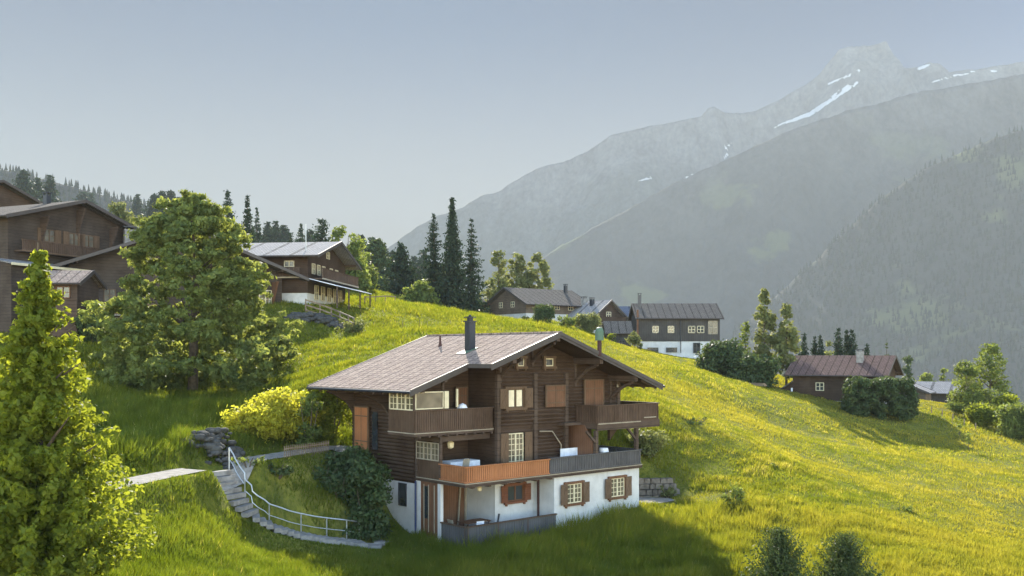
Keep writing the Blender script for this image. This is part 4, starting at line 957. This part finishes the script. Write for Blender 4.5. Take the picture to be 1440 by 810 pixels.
# rail fence by the mid-left chalet
def rail_fence(label, pts, h, rails, name='rail_fence', post_w=.12):
    o0 = Vector(gp(*pts[0])); t = thing(name, label, 'fence', tuple(o0)); q = [Vector(gp(*p))-o0 for p in pts]
    for p in q: MB().beam(p+Vector((0,0,-.3)), p+Vector((0,0,h)), post_w).build('post', M['oldwood'], t)
    if rails:
        for k in range(rails):
            m = MB()
            for a, b in zip(q, q[1:]): m.beam(a+Vector((0,-.08,h*(k+1)/rails-.12)), b+Vector((0,-.08,h*(k+1)/rails-.12)), .05, .14)
            m.build('rail', M['oldwood'], t)
    return t
rail_fence('wooden rail fence above the boulder heap by the awning chalet', [(430,98),(450,98),(466,98),(478,96.5),(490,94.5),(498,92.5)], 1.5, 3)
rail_fence('two-post wooden rail at the edge of the upper meadow', [(513,118),(528,122),(542,126),(556,130)], 1., 1)
for i, (px, D, lb) in enumerate([(589,88,'thin grey stake alone in the meadow just above the chimney vent'),(566,96,'short stake in the meadow left of the thin grey stake'),(947,62,'leaning thin post in tall grass right of the main chalet'),(1084,47,'thin stake standing among grass near the right dark shrubs')]):
    x,y,z = gp(px, D); o = MB().tube([(0,0,-.2),(.02,0,.6),(.05,0,1.3)],[.035,.03,.02],6).build('stake', M['trunk']); o.location = (x,y,z); tag(o, lb, 'stake')
# wooden trough / plank pile on the meadow
x,y,z = gp(1062,116); t = thing('plank_stack','small stack of weathered planks lying in the meadow below the dark bushes','planks',(x,y,z),R(-50))
for k in range(3): MB().box(-1.6+.1*k,1.5-.12*k,-.3+.06*k,.25,.02+.12*k,.13+.12*k).build('plank', M['oldwood'], t)
# ------------------------------------------------------------------ near trees
# bright tree cut by the left edge
x, y, z = (-13.6, 28.0, g1(-13.6, 28.0)); h = 3.25-z
t = thing('larch_tree', 'bright yellow green young tree filling the left edge in front', 'tree', (x,y,z)); r = np.random.default_rng(11)
bl = []; prof = lambda q: 2.6*(1-q)+.1
for w_ in range(58):
    q = (w_+r.random())/58; R0 = prof(q)
    for k in range(int(6+13*(1-q))):
        a = r.random()*math.tau; L = R0*r.uniform(.5,1.28); s_ = .17+.17*(1-q)
        for f_ in (.3,.5,.68,.85,1.): bl.append((math.cos(a)*L*f_, math.sin(a)*L*f_, q*h*.97+.32*L*f_*f_, s_*(1.15-.4*f_), .8))
trunk(h, .16, t, 2, 14, 2.2, lean=0)
crown('crown', bl, 50, .1, M['leaf_bright'], t, 12, .15)
def _ground_z(t): return t
# round broad tree
D = 72.; x, y, z = gp(271, D); h = (HZ-268)*D/F-z; Rm = 6.9
t = thing('maple_tree', 'huge round leafy tree with foliage down to the grass, left of centre', 'tree', (x,y,z)); r = np.random.default_rng(21); bl = []
prof = lambda q: Rm*float(np.interp(q, [0,.1,.3,.5,.7,.85,.95,1], [.85,1,.96,.80,.62,.44,.24,.08]))
for i in range(255):     # boughs, each a spray of small leaf clumps
    q = ((i+r.random())/255)**1.3; R0 = prof(q); a = r.random()*math.tau; big = r.uniform(1.1,2.)*(1-.45*q); R1 = max(0, (R0-big*.55)*r.uniform(.74,1.2)) if i % 6 else R0*.4
    for k in range(8):
        e = r.normal(size=3)*.44*big; bl.append((math.cos(a)*R1+e[0], math.sin(a)*R1+e[1], .25+q*(h-.9)+e[2]*.6, r.uniform(.26,.62), .6))
trunk(h*.85, .42, t, 5, 16, 5.5); crown('crown', bl, 36, .175, M['leaf_maple'], t, 22, .15)
# two dark thuja tops at the bottom edge
for px, top, D, w_, lb, sd in ((1096,746,37.,1.5,'spiky dark conifer shrub at the bottom edge, left one of the pair',31),(1187,754,37.5,1.45,'spiky dark conifer shrub at the bottom edge, right one of the pair',32)):
    x, y, _ = P(px,810,D); z = g1(x,y); zt = (HZ-top)*D/F; h = zt-z; t = thing('spruce_shrub', lb, 'shrub', (x,y,z), 0, 'dark spiky shrubs at the bottom edge')
    MB().tube([(0,0,-.4),(0,0,h*.6),(0,0,h*.98)],[.09,.05,.01],6).build('trunk', M['trunk'], t)
    conifer_mesh(h, w_*.95, 46, 15, .13, M['needle_green'], t, sd, -.75, .5)
# bushes by the path and the bank
def pbush(lb, px, D, base_dz, w_, h, m, leaf, per, seed, n=14, cat='bush', deep=None, name='bush', flat=.8):
    x, y, z = gp(px, D); t = thing(name, lb, cat, (x,y,z+base_dz)); r = np.random.default_rng(seed); bl = []
    for i in range(n):
        b = r.uniform(.16,.3)*min(w_,h*1.3); bl.append((r.uniform(-.5,.5)*(w_-b*1.6), r.uniform(-.5,.5)*((deep or w_*.55)-b), b*.6+r.random()*max(.1,h-b*1.5), b, flat))
    m2 = MB()
    for i in range(5): a = i*1.3; m2.tube([(0,0,-.3),(math.cos(a)*w_*.2,math.sin(a)*w_*.15,h*.4),(math.cos(a)*w_*.34,math.sin(a)*w_*.2,h*.8)],[.05,.03,.01],5)
    m2.build('stem', M['trunk'], t); crown('foliage', bl, per, leaf, M[m], t, seed, .2); return t
pbush('bright yellow bush standing over the path left of the main chalet', 358, 54.0, 0, 3.6, 2.2, 'leaf_yellow', .11, 46, 41, 40)
pbush('taller loose yellow bush beside the low bright yellow one', 388, 55.5, 0, 3.6, 3.2, 'leaf_yellow', .11, 42, 141, 44)
pbush('yellow green shrub between the yellow bush and the leafy sapling', 410, 57.5, .0, 4.4, 3.1, 'leaf_yellow', .11, 50, 46, 24)
pbush('upright mid green sapling in front of the yellow bushes by the path', 434, 55.0, 0, 1.7, 3.4, 'leaf_mid', .12, 60, 42, 20, name='sapling')
pbush('pale yellow green bush against the left end of the main chalet', 467, 58.0, 0, 3.2, 3.7, 'leaf_bright', .12, 55, 43, 26)
pbush('large dark leafy shrub covering the left corner of the white ground floor', 517, 50.3, .0, 2.5, 4.6, 'leaf_dark', .13, 60, 44, 40, deep=2.)
pbush('dark leafy shrub on the bank below the side door', 490, 53.0, -.1, 3.0, 2.4, 'leaf_dark', .13, 55, 45, 28)
pbush('dark shrub inside the stair curve, close to the big corner shrub', 478, 50.8, 0, 2.0, 1.5, 'leaf_dark', .12, 55, 148, 16)
pbush('small dark shrub inside the upper stair curve beside the path', 392, 49.0, 0, 1.8, .7, 'leaf_dark', .12, 55, 149, 12)
pbush('low green bush at the top of the staircase beside the path', 350, 48.6, 0, 1.6, .5, 'leaf_mid', .1, 60, 47, 12)
pbush('low shady bush halfway along the bank beside the stair rail', 455, 51.5, 0, 2.2, .9, 'leaf_dark', .11, 60, 48, 12)
pbush('tall grass clump right of the main chalet balcony', 915, 66., 0, 3.2, 2.0, 'leaf_sage', .13, 45, 49, 18, name='shrub')
pbush('scrubby pale shrub over the stone retaining wall', 938, 61.2, 0, 1.3, .9, 'leaf_sage', .1, 50, 50, 12, name='shrub')
pbush('dark low bush in the sunny meadow, far right of the main chalet', 978, 72, -.1, 2.8, .6, 'leaf_dark', .12, 50, 51, 10)
pbush('dark low scrub patch near the middle of the sunny meadow', 1068, 66, -.2, 2.6, .5, 'leaf_mid', .12, 40, 52, 10)
pbush('dark low scrub patch in the right of the sunny meadow', 1265, 60, -.25, 2.4, .5, 'leaf_mid', .12, 40, 53, 10)
pbush('dark scrub clump above the two spiky shrubs', 1030, 57, 0, 1.6, 1.4, 'leaf_mid', .11, 40, 54, 12)
pbush('flowering scrub beside the boulder heap under the rail fence', 490, 92, 0, 3.6, 1.5, 'leaf_sage', .14, 40, 55, 16)
pbush('dense dark hedge left of the round tree, below the brown chalet', 95, 84, 0, 5.0, 3.6, 'leaf_dark', .16, 36, 56, 34, 'hedge', name='hedge')
pbush('rounded dark hedge right beside the round tree, under the tan balcony', 135, 82, 0, 4.0, 3.0, 'leaf_dark', .16, 36, 57, 26, 'hedge', name='hedge')
pbush('dense dark hedge top behind the bright left tree', 92, 83, 3.2, 2.8, 1.8, 'leaf_mid', .15, 40, 58, 14, 'hedge', name='hedge')
# trimmed hedge at right chalet
x, y, z = gp(1236,111); t = thing('hedge','big trimmed dark hedge casting a long shadow in front of the right chalet','hedge',(x,y,z),R(-6)); r = np.random.default_rng(61); bl = []
for i in range(420):
    a = r.uniform(-1,1)*3.55; b = r.uniform(-1,1)*1.9; c = r.random()*3.9
    if r.random() < .7:
        k = r.integers(0,3)
        if k == 0: a = 3.5*(1 if a > 0 else -1)
        elif k == 1: b = 1.9*(1 if b > 0 else -1)
        else: c = 3.9
    sh = 1-.12*(c/4)**3; bl.append((a*sh, b*sh, .1+c+.15*math.sin(a*2), r.uniform(.32,.6), .9))
MB().tube([(0,0,-.3),(0,0,2.4)],[.15,.05],6).build('stem', M['trunk'], t); crown('foliage', bl, 40, .18, M['leaf_dark'], t, 62, .3)
# round clipped bush and the small ones
pbush('round clipped dark green bush in front of the barn', 765, 140, .0, 3.1, 3.2, 'leaf_dark', .17, 30, 63, 30, flat=1.)
pbush('tiny dark bush left of the round clipped bush', 740, 141, 0, 1.3, 1.2, 'leaf_dark', .14, 40, 64, 8)
pbush('pale grey green shrub in front of the small gabled chalet', 826, 150, 0, 4.2, 3.2, 'leaf_sage', .2, 24, 65, 20)
pbush('dim green shrub right of the round clipped bush', 797, 146, 0, 3.0, 1.9, 'leaf_mid', .18, 26, 66, 14)
pbush('small sunlit bush beside the grey shed', 859, 143, 0, 1.8, 1.6, 'leaf_bright', .15, 30, 67, 8)
broadleaf('small fruit tree with pale leaves in front of the charcoal chalet', 892, 139, 466, 25, 16, .75, .16, 26, 'leaf_sage', 68, .3, name='fruit_tree')
pbush('dark shrub at the foot of the charcoal chalet beside the fruit tree', 899, 141, 0, 1.2, 1.3, 'leaf_dark', .14, 34, 69, 8)
# big dark thicket and birches
pbush('broad dark thicket below the charcoal chalet, left half', 1015, 126, -.3, 6.4, 5.2, 'leaf_dark', .24, 22, 71, 44, 'thicket', name='thicket', deep=5)
pbush('broad dark thicket at the foot of the birches, right half', 1058, 122, -.3, 6.2, 4.6, 'leaf_dark', .24, 22, 72, 40, 'thicket', name='thicket', deep=5)
def colprof(Rr, lo=.7): return lambda q: Rr*(lo+(1-lo)*math.sin(min(1,q*1.5)*math.pi/2)) * (1-max(0,(q-.45)/.62)**1.4)
D = 127; broadleaf('tall birch with a bent drooping tip rising over the dark thicket', 1075, D, 405, 44, 60, .95, .24, 22, 'leaf_sage', 73, .1, colprof(1.9), name='birch_tree', tr=.16)
broadleaf('slimmer birch with a ragged crown, right of the tall birch', 1106, 125, 425, 36, 46, .9, .24, 20, 'leaf_sage', 74, .1, colprof(1.75), name='birch_tree', tr=.18)
broadleaf('small rounded tree left of the tall birch', 1048, 129, 451, 26, 26, .75, .2, 16, 'leaf_mid', 75, .1)
# spruce group in the middle
c_dense = conifer('tallest dark narrow spruce in the middle of the spruce group', 636, 165, 277, 3.6, whorls=54, nb=17, leaf=.6, m='needle', seed=81, droop=.25, power=.85)
conifer('loose branched spruce left of the tallest dark spruce', 610, 168, 299, 4.1, whorls=30, nb=9, leaf=.55, m='needle', seed=82, droop=.1, power=.8, start=.1)
conifer('loose branched spruce right of the tallest dark spruce', 663, 168, 306, 4.4, whorls=27, nb=9, leaf=.55, m='needle', seed=83, droop=.3, power=.8, start=.08)
conifer('dark bushy spruce at the left end of the spruce group', 564, 176, 341, 5.2, whorls=26, nb=11, leaf=.8, m='needle', seed=84, droop=.3, power=.6, name='spruce_tree')
conifer('hazy narrow spruce left of the dark bushy spruce', 541, 260, 342, 4.2, whorls=22, nb=9, leaf=.9, m='needle', seed=85, droop=.3, power=.7)
conifer('small dark spruce between spruce group and barn', 672, 180, 402, 2.4, whorls=16, nb=8, leaf=.5, m='needle', seed=86)
broadleaf('rounded olive tree at the foot of the spruce group', 594, 152, 392, 52, 34, 1.6, .28, 13, 'leaf_mid', 87, .05)
broadleaf('low rounded tree at the left foot of the spruce group', 573, 150, 404, 30, 18, 1.1, .26, 14, 'leaf_mid', 88, .05)
broadleaf('hazy olive tree behind the loose left spruce', 620, 185, 368, 50, 28, 1.8, .32, 10, 'leaf_mid', 89, .1)
broadleaf('thin sparse tree just right of the spruce group', 701, 178, 350, 48, 46, 1.2, .28, 14, 'leaf_sage', 90, .25, tr=.22)
broadleaf('sparse tree rising behind the barn, left crown', 726, 190, 354, 56, 60, 1.3, .3, 14, 'leaf_sage', 91, .25, tr=.25)
broadleaf('sparse broad tree rising behind the barn, right crown', 756, 188, 356, 62, 75, 1.3, .3, 14, 'leaf_sage', 92, .25, tr=.25)
broadleaf('small bush-like tree with pink tinge beside the hut', 686, 172, 395, 30, 14, 1.2, .25, 10, 'leaf_sage', 93, .2)
# trees behind the left chalets
conifer('dark broad pine behind the awning chalet roof', 453, 200, 307, 4.6, whorls=16, nb=8, leaf=.7, m='needle', seed=101, droop=-.1, power=.5, start=.3, name='pine_tree')
conifer('dark slender spruce right of the round tree top', 348, 190, 273, 2.6, whorls=28, nb=11, leaf=.6, m='needle', seed=102, droop=.25, power=.8)
conifer('dark spruce tip left of the slender spruce, behind the round tree', 320, 200, 266, 3.4, whorls=22, nb=10, leaf=.7, m='needle', seed=103, power=.7)
conifer('grey hazy spruce right of the slender dark spruce', 361, 300, 291, 4.2, whorls=20, nb=8, leaf=.9, m='needle', seed=104)
conifer('hazy spruce behind the awning chalet, left of the dark pine', 423, 330, 314, 5.2, whorls=20, nb=9, leaf=1., m='needle', seed=105)
conifer('thin dark spruce tip directly over the metal roof', 408, 150, 327, 1.2, whorls=18, nb=8, leaf=.4, m='needle', seed=106)
broadleaf('tall backlit leafy tree right of the awning chalet', 489, 150, 317, 58, 40, 1.8, .3, 10, 'leaf_mid', 107, .05, prof=lambda q: 3.4*(1-.35*q))
broadleaf('pale green tree beside the awning chalet at the meadow edge', 512, 160, 352, 46, 30, 1.7, .3, 11, 'leaf_mid', 108, .05)
broadleaf('dim rounded tree behind the pale green one', 528, 230, 335, 50, 26, 2.4, .4, 9, 'leaf_dark', 109, .05)
broadleaf('sage coloured leafy tree behind the tall left chalet', 168, 190, 284, 70, 36, 2.2, .33, 9, 'leaf_sage', 110, .05)
broadleaf('sage coloured smaller tree right of the left chalets chimney', 212, 170, 300, 40, 24, 1.5, .3, 10, 'leaf_mid', 111, .05)
pr1 = conifer('big hazy spruce in the left background, leftmost of the clump', 33, 520, 238, 11, whorls=22, nb=10, leaf=2.2, m='needle', seed=112, power=.5)
pr2 = conifer('hazy spruce in the middle of the left background clump', 54, 560, 250, 9, whorls=20, nb=9, leaf=2.2, m='needle', seed=113, power=.6)
conifer('pointed hazy spruce, rightmost of the left background clump', 70, 520, 246, 9, src=pr2)
for lb, px, D, top in [('faint small spruce pair on the hillside, left one',117,800,269),('faint small spruce pair on the hillside, right one',128,820,272),('faint spruce behind the sage tree',193,700,273),
    ('grey spruce left of the round tree top, first of three',217,560,272),('grey spruce left of the round tree top, middle of three',228,560,268),('grey spruce left of the round tree top, third of three',240,580,267),
    ('pale spruce standing behind the crown top of the round tree',252,700,277),
    ('faint grey spruce above the awning roof, leftmost',377,420,312),('faint grey spruce above the awning roof, beside the leftmost',388,430,311),('faint grey spruce above the awning roof, middle',399,440,316),
    ('faint grey spruce left of the dark broad pine',436,460,322),('faint grey spruce right of the backlit tree',508,420,330),('faint grey spruce left of the spruce group',524,400,334),
    ('low hazy spruce far behind the awning chalet',552,420,352),('low hazy spruce behind the bushy one',582,460,360),('faint far spruce low behind the group',596,430,352)]:
    conifer(lb, px, D, top, 5, src=pr1 if random.random() < .35 else pr2)
# trees right
for i, (px, top, D, rr, lb) in enumerate([(1131,468,150,1.7,'dark small spruce behind the red roof, leftmost of its row'),(1146,473,152,1.6,'dark small spruce second from the left behind the red roof'),(1154,471,150,1.5,'dark small spruce third from the left behind the red roof'),
    (1179,461,150,1.8,'dark spruce left of the pair behind the red roof ridge'),(1191,464,151,1.6,'dark spruce, left one of the close pair behind the red roof'),(1198,463,150,1.8,'dark spruce, right one of the close pair behind the red roof'),(1219,483,150,1.4,'stubby dark spruce just right of the stone chimney')]):
    if i == 0: s0 = conifer(lb, px, D, top, rr, whorls=22, nb=11, leaf=.42, m='needle', seed=121, power=.75)
    elif i == 1: s1 = conifer(lb, px, D, top, rr, whorls=20, nb=10, leaf=.42, m='needle', seed=122, power=.65)
    else: conifer(lb, px, D, top, rr, src=(s0, s1)[i%2])
conifer('pale bleached larch standing behind the right chalet ridge', 1247, 210, 475, 3.2, whorls=16, nb=6, leaf=.5, m='needle_green', seed=123)
broadleaf('hazy olive tree between two dark spruces behind the red roof', 1166, 170, 478, 20, 12, 1., .25, 12, 'leaf_sage', 124, .05)
broadleaf('dim hazy tree right of the red roofed chalet', 1277, 240, 499, 26, 16, 1.8, .4, 9, 'leaf_dark', 125, .05)
broadleaf('rounded hazy tree above the low grey roofs', 1306, 220, 504, 40, 22, 2., .4, 9, 'leaf_mid', 126, .05)
broadleaf('faint hazy tree right of the rounded hazy one', 1328, 240, 514, 26, 14, 1.6, .4, 9, 'leaf_mid', 127, .05)
broadleaf('tall leafy tree at the right edge, highest crown', 1392, 128, 484, 62, 60, 1.3, .2, 15, 'leaf_mid', 128, .03, prof=lambda q: 3.2*(1-.05*q)*(1-max(0,(q-.5)/.6)**2))
broadleaf('leafy tree joined to the left side of the highest right crown', 1358, 126, 506, 48, 46, 1.2, .2, 16, 'leaf_mid', 129, .03, prof=lambda q: 2.3*(1-max(0,(q-.5)/.6)**2))
pbush('yellow green bush below the highest right tree', 1385, 117, 0, 4.6, 3.2, 'leaf_bright', .17, 34, 130, 26)
pbush('dark rounded bush cut by the right edge', 1432, 111, 0, 5.0, 4.6, 'leaf_mid', .17, 34, 131, 36)
pbush('yellow green bush behind the dark one at the right edge', 1418, 118, 0, 4., 4.4, 'leaf_bright', .17, 34, 132, 20)
pbush('pale bush under the leafy right tree', 1345, 121, 0, 2.4, 1.9, 'leaf_mid', .16, 34, 133, 12)
broadleaf('thin young sapling with a sparse top in the right meadow', 1350, 104, 588, 8, 6, .3, .12, 30, 'leaf_mid', 134, .5, name='sapling', tr=.035, limbs=4)
broadleaf('thin young sapling standing at the tip of the hedge shadow', 1362, 97, 610, 12, 7, .3, .12, 30, 'leaf_mid', 135, .45, name='sapling', tr=.035, limbs=4)
# undergrowth line of the hill meadow
rail_fence('line of short posts in tall grass on the far right meadow', [(1310,118),(1325,117),(1340,115),(1356,113),(1372,111)], .8, 0, 'post_row', .1)
# ------------------------------------------------------------------ meadow grass (one mass of blades)
def m_grass():
    m, nt, out = mat('grass_blades'); co = coord(nt)
    at = nd(nt, 'ShaderNodeAttribute', attribute_name='var')
    n1 = noise(nt, co, .06, 4); n2 = noise(nt, co, .6, 4, .6)
    c = ramp(nt, at.outputs['Fac'], [(0, (.095,.135,.03)), (.45, (.145,.17,.025)), (.8, (.215,.215,.03)), (1, (.36,.32,.14))])
    c = mix(nt, ramp(nt, n2, [(.42,(0,0,0)),(.6,(.75,.75,.75))]), c, (.065,.095,.012), 'MIX')
    sx = nd(nt, 'ShaderNodeSeparateXYZ'); nt.links.new(co, sx.inputs[0]); mr = nd(nt, 'ShaderNodeMapRange'); nt.links.new(sx.outputs[0], mr.inputs[0]); mr.inputs[1].default_value = -12; mr.inputs[2].default_value = 22; mr.inputs[3].default_value = .15
    c = mix(nt, math_(nt, 'MULTIPLY', mr.outputs[0], ramp(nt, n1, [(.40,(0,0,0)),(.62,(.6,.6,.6))])), c, (.25,.22,.05))
    p = princ(nt, None, c, .8, spec=.06); t = nd(nt, 'ShaderNodeBsdfTranslucent')
    tc = mix(nt, 1., c, (2.25,2.1,.6), 'MULTIPLY'); nt.links.new(tc, t.inputs[0])
    mx = nd(nt, 'ShaderNodeMixShader'); mx.inputs[0].default_value = .5; nt.links.new(p.outputs[0], mx.inputs[1]); nt.links.new(t.outputs[0], mx.inputs[2]); nt.links.new(mx.outputs[0], out.inputs[0]); return m
M['grass'] = m_grass()
def grass(name, n, a0, a1, d0, d1, hb, label, seed, wk=1.):
    r = np.random.default_rng(seed); a = np.radians(r.uniform(a0, a1, n)); D = np.exp(r.uniform(math.log(d0), math.log(d1), n)); X = D*np.sin(a); Y = D*np.cos(a)
    # keep off house, path, stairs, terraces
    p = np.stack([X,Y],-1)-CO; A = p@U; B = p@W
    keep = ~((A > -.15) & (A < 13.5) & (B > -.1) & (B < 10.6)); keep &= ~((X > 7.3) & (X < 10.0) & (Y > 58.7) & (Y < 62.2))
    for line, w in ((path_line, 1.0), (st[:,:2], 1.05)):
        pl = np.asarray(line); 
        for q, q2 in zip(pl[:-1], pl[1:]):
            d = q2-q; t = np.clip(((X-q[0])*d[0]+(Y-q[1])*d[1])/(d@d+1e-9), 0, 1); keep &= np.hypot(X-q[0]-t*d[0], Y-q[1]-t*d[1]) > w
    X, Y, D = X[keep], Y[keep], D[keep]; n = len(X)
    tall = fbm(X*.11+9, Y*.11, 3); tuft = fbm(X*.9, Y*.9, 3); p = np.stack([X,Y],-1)-CO; A = p@U; B = p@W
    nearh = np.exp(-((np.clip(np.abs(A-6)-8,0,99))**2+(np.clip(-B-1,0,99))**2)/60)*(B < 1)
    lush = np.clip(1-(X+2)/14, 0, 1)*np.clip((75-Y)/20, 0, 1)
    meadow_short = np.clip((X-4)/10, 0, 1)*np.clip((Y-50)/10, 0, 1)
    h = hb*(.55+.9*np.clip((tuft-.3)*2.2, 0, 1))*(.7+.8*np.clip((tall-.35)*2.5, 0, 1))*(1+.8*np.maximum(nearh, lush*.5))*(1-.52*meadow_short)*r.uniform(.6,1.3,n)
    ds = np.full(len(X), 99.)
    for q in st[:,:2]: ds = np.where(Y < q[1]-.2, np.minimum(ds, np.hypot(X-q[0], Y-q[1])), ds)
    for q in path_line[::3]: ds = np.where(Y < q[1]-.2, np.minimum(ds, 1.3*np.hypot(X-q[0], Y-q[1])), ds)
    h = h*np.clip((ds-.3)/4, .3, 1); h = np.where((A > 11.5) & (A < 19.5) & (B > -3.5) & (B < 5.3), h*.35, h); h = np.where((A > 13) & (A < 23) & (B > 5.3) & (B < 13), h*1.7, h)
    Z = gz(X, Y)
    w = np.maximum(.012, D*.00046*wk)*r.uniform(.7,1.4,n); th = r.random(n)*2*np.pi; lean = r.normal(size=(n,2))*.33*h[:,None]+np.array([.07,-.02])*h[:,None]
    dx, dy = np.cos(th)*w, np.sin(th)*w
    V = np.empty((n,3,3)); V[:,0] = np.stack([X-dx,Y-dy,Z-.03],-1); V[:,1] = np.stack([X+dx,Y+dy,Z-.03],-1); V[:,2] = np.stack([X+lean[:,0],Y+lean[:,1],Z+h],-1)
    v = np.clip(.42+.15*r.normal(size=n)+(tuft-.45)*1.0+.22*meadow_short-.36*lush, 0, 1); sd = r.random(n) < .018; v[sd] = 1
    return tag(np_obj(name, V.reshape(-1,3), np.arange(3*n).reshape(-1,3), M['grass'], var=np.repeat(v,3)), label, 'grass', kind='stuff')
grass('meadow_grass', NG1, -34, 34, 27, 75, .42, 'tall green and yellow meadow grass around the chalet', 5)
grass('meadow_grass', NG2, -34, 34, 75, 175, .40, 'sunlit grass of the upper hillside meadow', 6, 1.1)
# ------------------------------------------------------------------ haze, sky, sun, camera
m, nt, out = mat('haze_air')
pv = nd(nt, 'ShaderNodeVolumePrincipled'); pv.inputs['Color'].default_value = HCOL; pv.inputs['Density'].default_value = HAZE; pv.inputs['Anisotropy'].default_value = ANI
nt.links.new(pv.outputs[0], out.inputs['Volume'])
hz = MB().box(-9600, 9600, -500, 9600, -420, 1440).build('haze', m); tag(hz, 'thin blue valley haze filling the air', 'haze', kind='stuff')

EL, AZ = R(29), R(-6.4)
w = bpy.data.worlds.new('World'); bpy.context.scene.world = w; w.use_nodes = True; nt = w.node_tree; nt.nodes.clear()
wo = nt.nodes.new('ShaderNodeOutputWorld'); bg = nt.nodes.new('ShaderNodeBackground'); bg.inputs[1].default_value = SKY
sk = nt.nodes.new('ShaderNodeTexSky'); sk.sky_type = 'NISHITA'; sk.sun_disc = False; sk.sun_elevation = EL; sk.sun_rotation = AZ % math.tau
sk.altitude = 1200; sk.air_density = 1.3; sk.dust_density = .4; sk.ozone_density = 2.5

# sky radiance shaped by direction: dimmed towards the sun, left full opposite it
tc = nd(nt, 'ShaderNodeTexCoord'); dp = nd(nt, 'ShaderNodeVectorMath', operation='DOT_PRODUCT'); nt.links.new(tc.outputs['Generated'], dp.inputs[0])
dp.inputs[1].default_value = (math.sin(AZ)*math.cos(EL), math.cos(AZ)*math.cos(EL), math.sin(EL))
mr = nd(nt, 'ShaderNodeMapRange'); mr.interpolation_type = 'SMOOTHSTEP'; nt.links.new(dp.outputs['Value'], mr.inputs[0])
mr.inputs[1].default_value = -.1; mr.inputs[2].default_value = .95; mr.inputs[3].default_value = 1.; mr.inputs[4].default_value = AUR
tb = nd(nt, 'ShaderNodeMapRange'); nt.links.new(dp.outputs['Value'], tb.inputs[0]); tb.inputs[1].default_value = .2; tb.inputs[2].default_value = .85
gl = mix(nt, 1., sk.outputs[0], mix(nt, tb.outputs[0], (1.34,1.17,1.0), TINT), 'MULTIPLY')  # sky opposite the sun brightened and warmed as added fill, blue sunwards
# pale glow painted into the sky low over the valley, deeper blue above it
sz = nd(nt, 'ShaderNodeSeparateXYZ'); nt.links.new(tc.outputs['Generated'], sz.inputs[0])
lo = nd(nt, 'ShaderNodeMapRange'); lo.interpolation_type = 'SMOOTHSTEP'; nt.links.new(sz.outputs[2], lo.inputs[0]); lo.inputs[1].default_value = .34; lo.inputs[2].default_value = .08; lo.inputs[3].default_value = 0.; lo.inputs[4].default_value = 1.
low_glow = mix(nt, 1., sk.outputs[0], (3.2,2.3,1.75), 'MULTIPLY')
gl = mix(nt, math_(nt, 'MULTIPLY', lo.outputs[0], tb.outputs[0]), gl, low_glow)
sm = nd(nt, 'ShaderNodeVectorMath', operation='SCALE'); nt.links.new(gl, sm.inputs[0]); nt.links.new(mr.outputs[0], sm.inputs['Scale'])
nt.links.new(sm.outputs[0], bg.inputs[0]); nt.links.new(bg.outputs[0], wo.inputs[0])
sun = bpy.data.lights.new('sun', 'SUN'); sun.energy = SUN; sun.angle = R(.6); sun.color = (1,.93,.80)
so_ = bpy.data.objects.new('sun', sun); C.objects.link(so_)
to = Vector((math.sin(AZ)*math.cos(EL), math.cos(AZ)*math.cos(EL), math.sin(EL))); so_.rotation_euler = to.to_track_quat('Z', 'Y').to_euler(); so_.location = to*300
cam = bpy.data.cameras.new('camera'); co = bpy.data.objects.new('camera', cam); C.objects.link(co)
co.location = (0,0,0); co.rotation_euler = (R(90),0,0); cam.sensor_width = 36; cam.lens = 36*F/1440; cam.shift_y = 95/1440
cam.clip_start = .5; cam.clip_end = 30000
s = bpy.context.scene; s.camera = co
s.view_settings.view_transform = 'Standard'; s.view_settings.look = 'None'; s.view_settings.gamma = 1; s.view_settings.use_curve_mapping = False; s.view_settings.exposure = EXPO
s.cycles.use_denoising = True; s.cycles.max_bounces = 6; s.cycles.diffuse_bounces = 3; s.cycles.transmission_bounces = 4; s.cycles.volume_bounces = 1; s.cycles.transparent_max_bounces = 4
s.cycles.sample_clamp_indirect = 4; s.cycles.use_adaptive_sampling = True; s.cycles.adaptive_threshold = .02
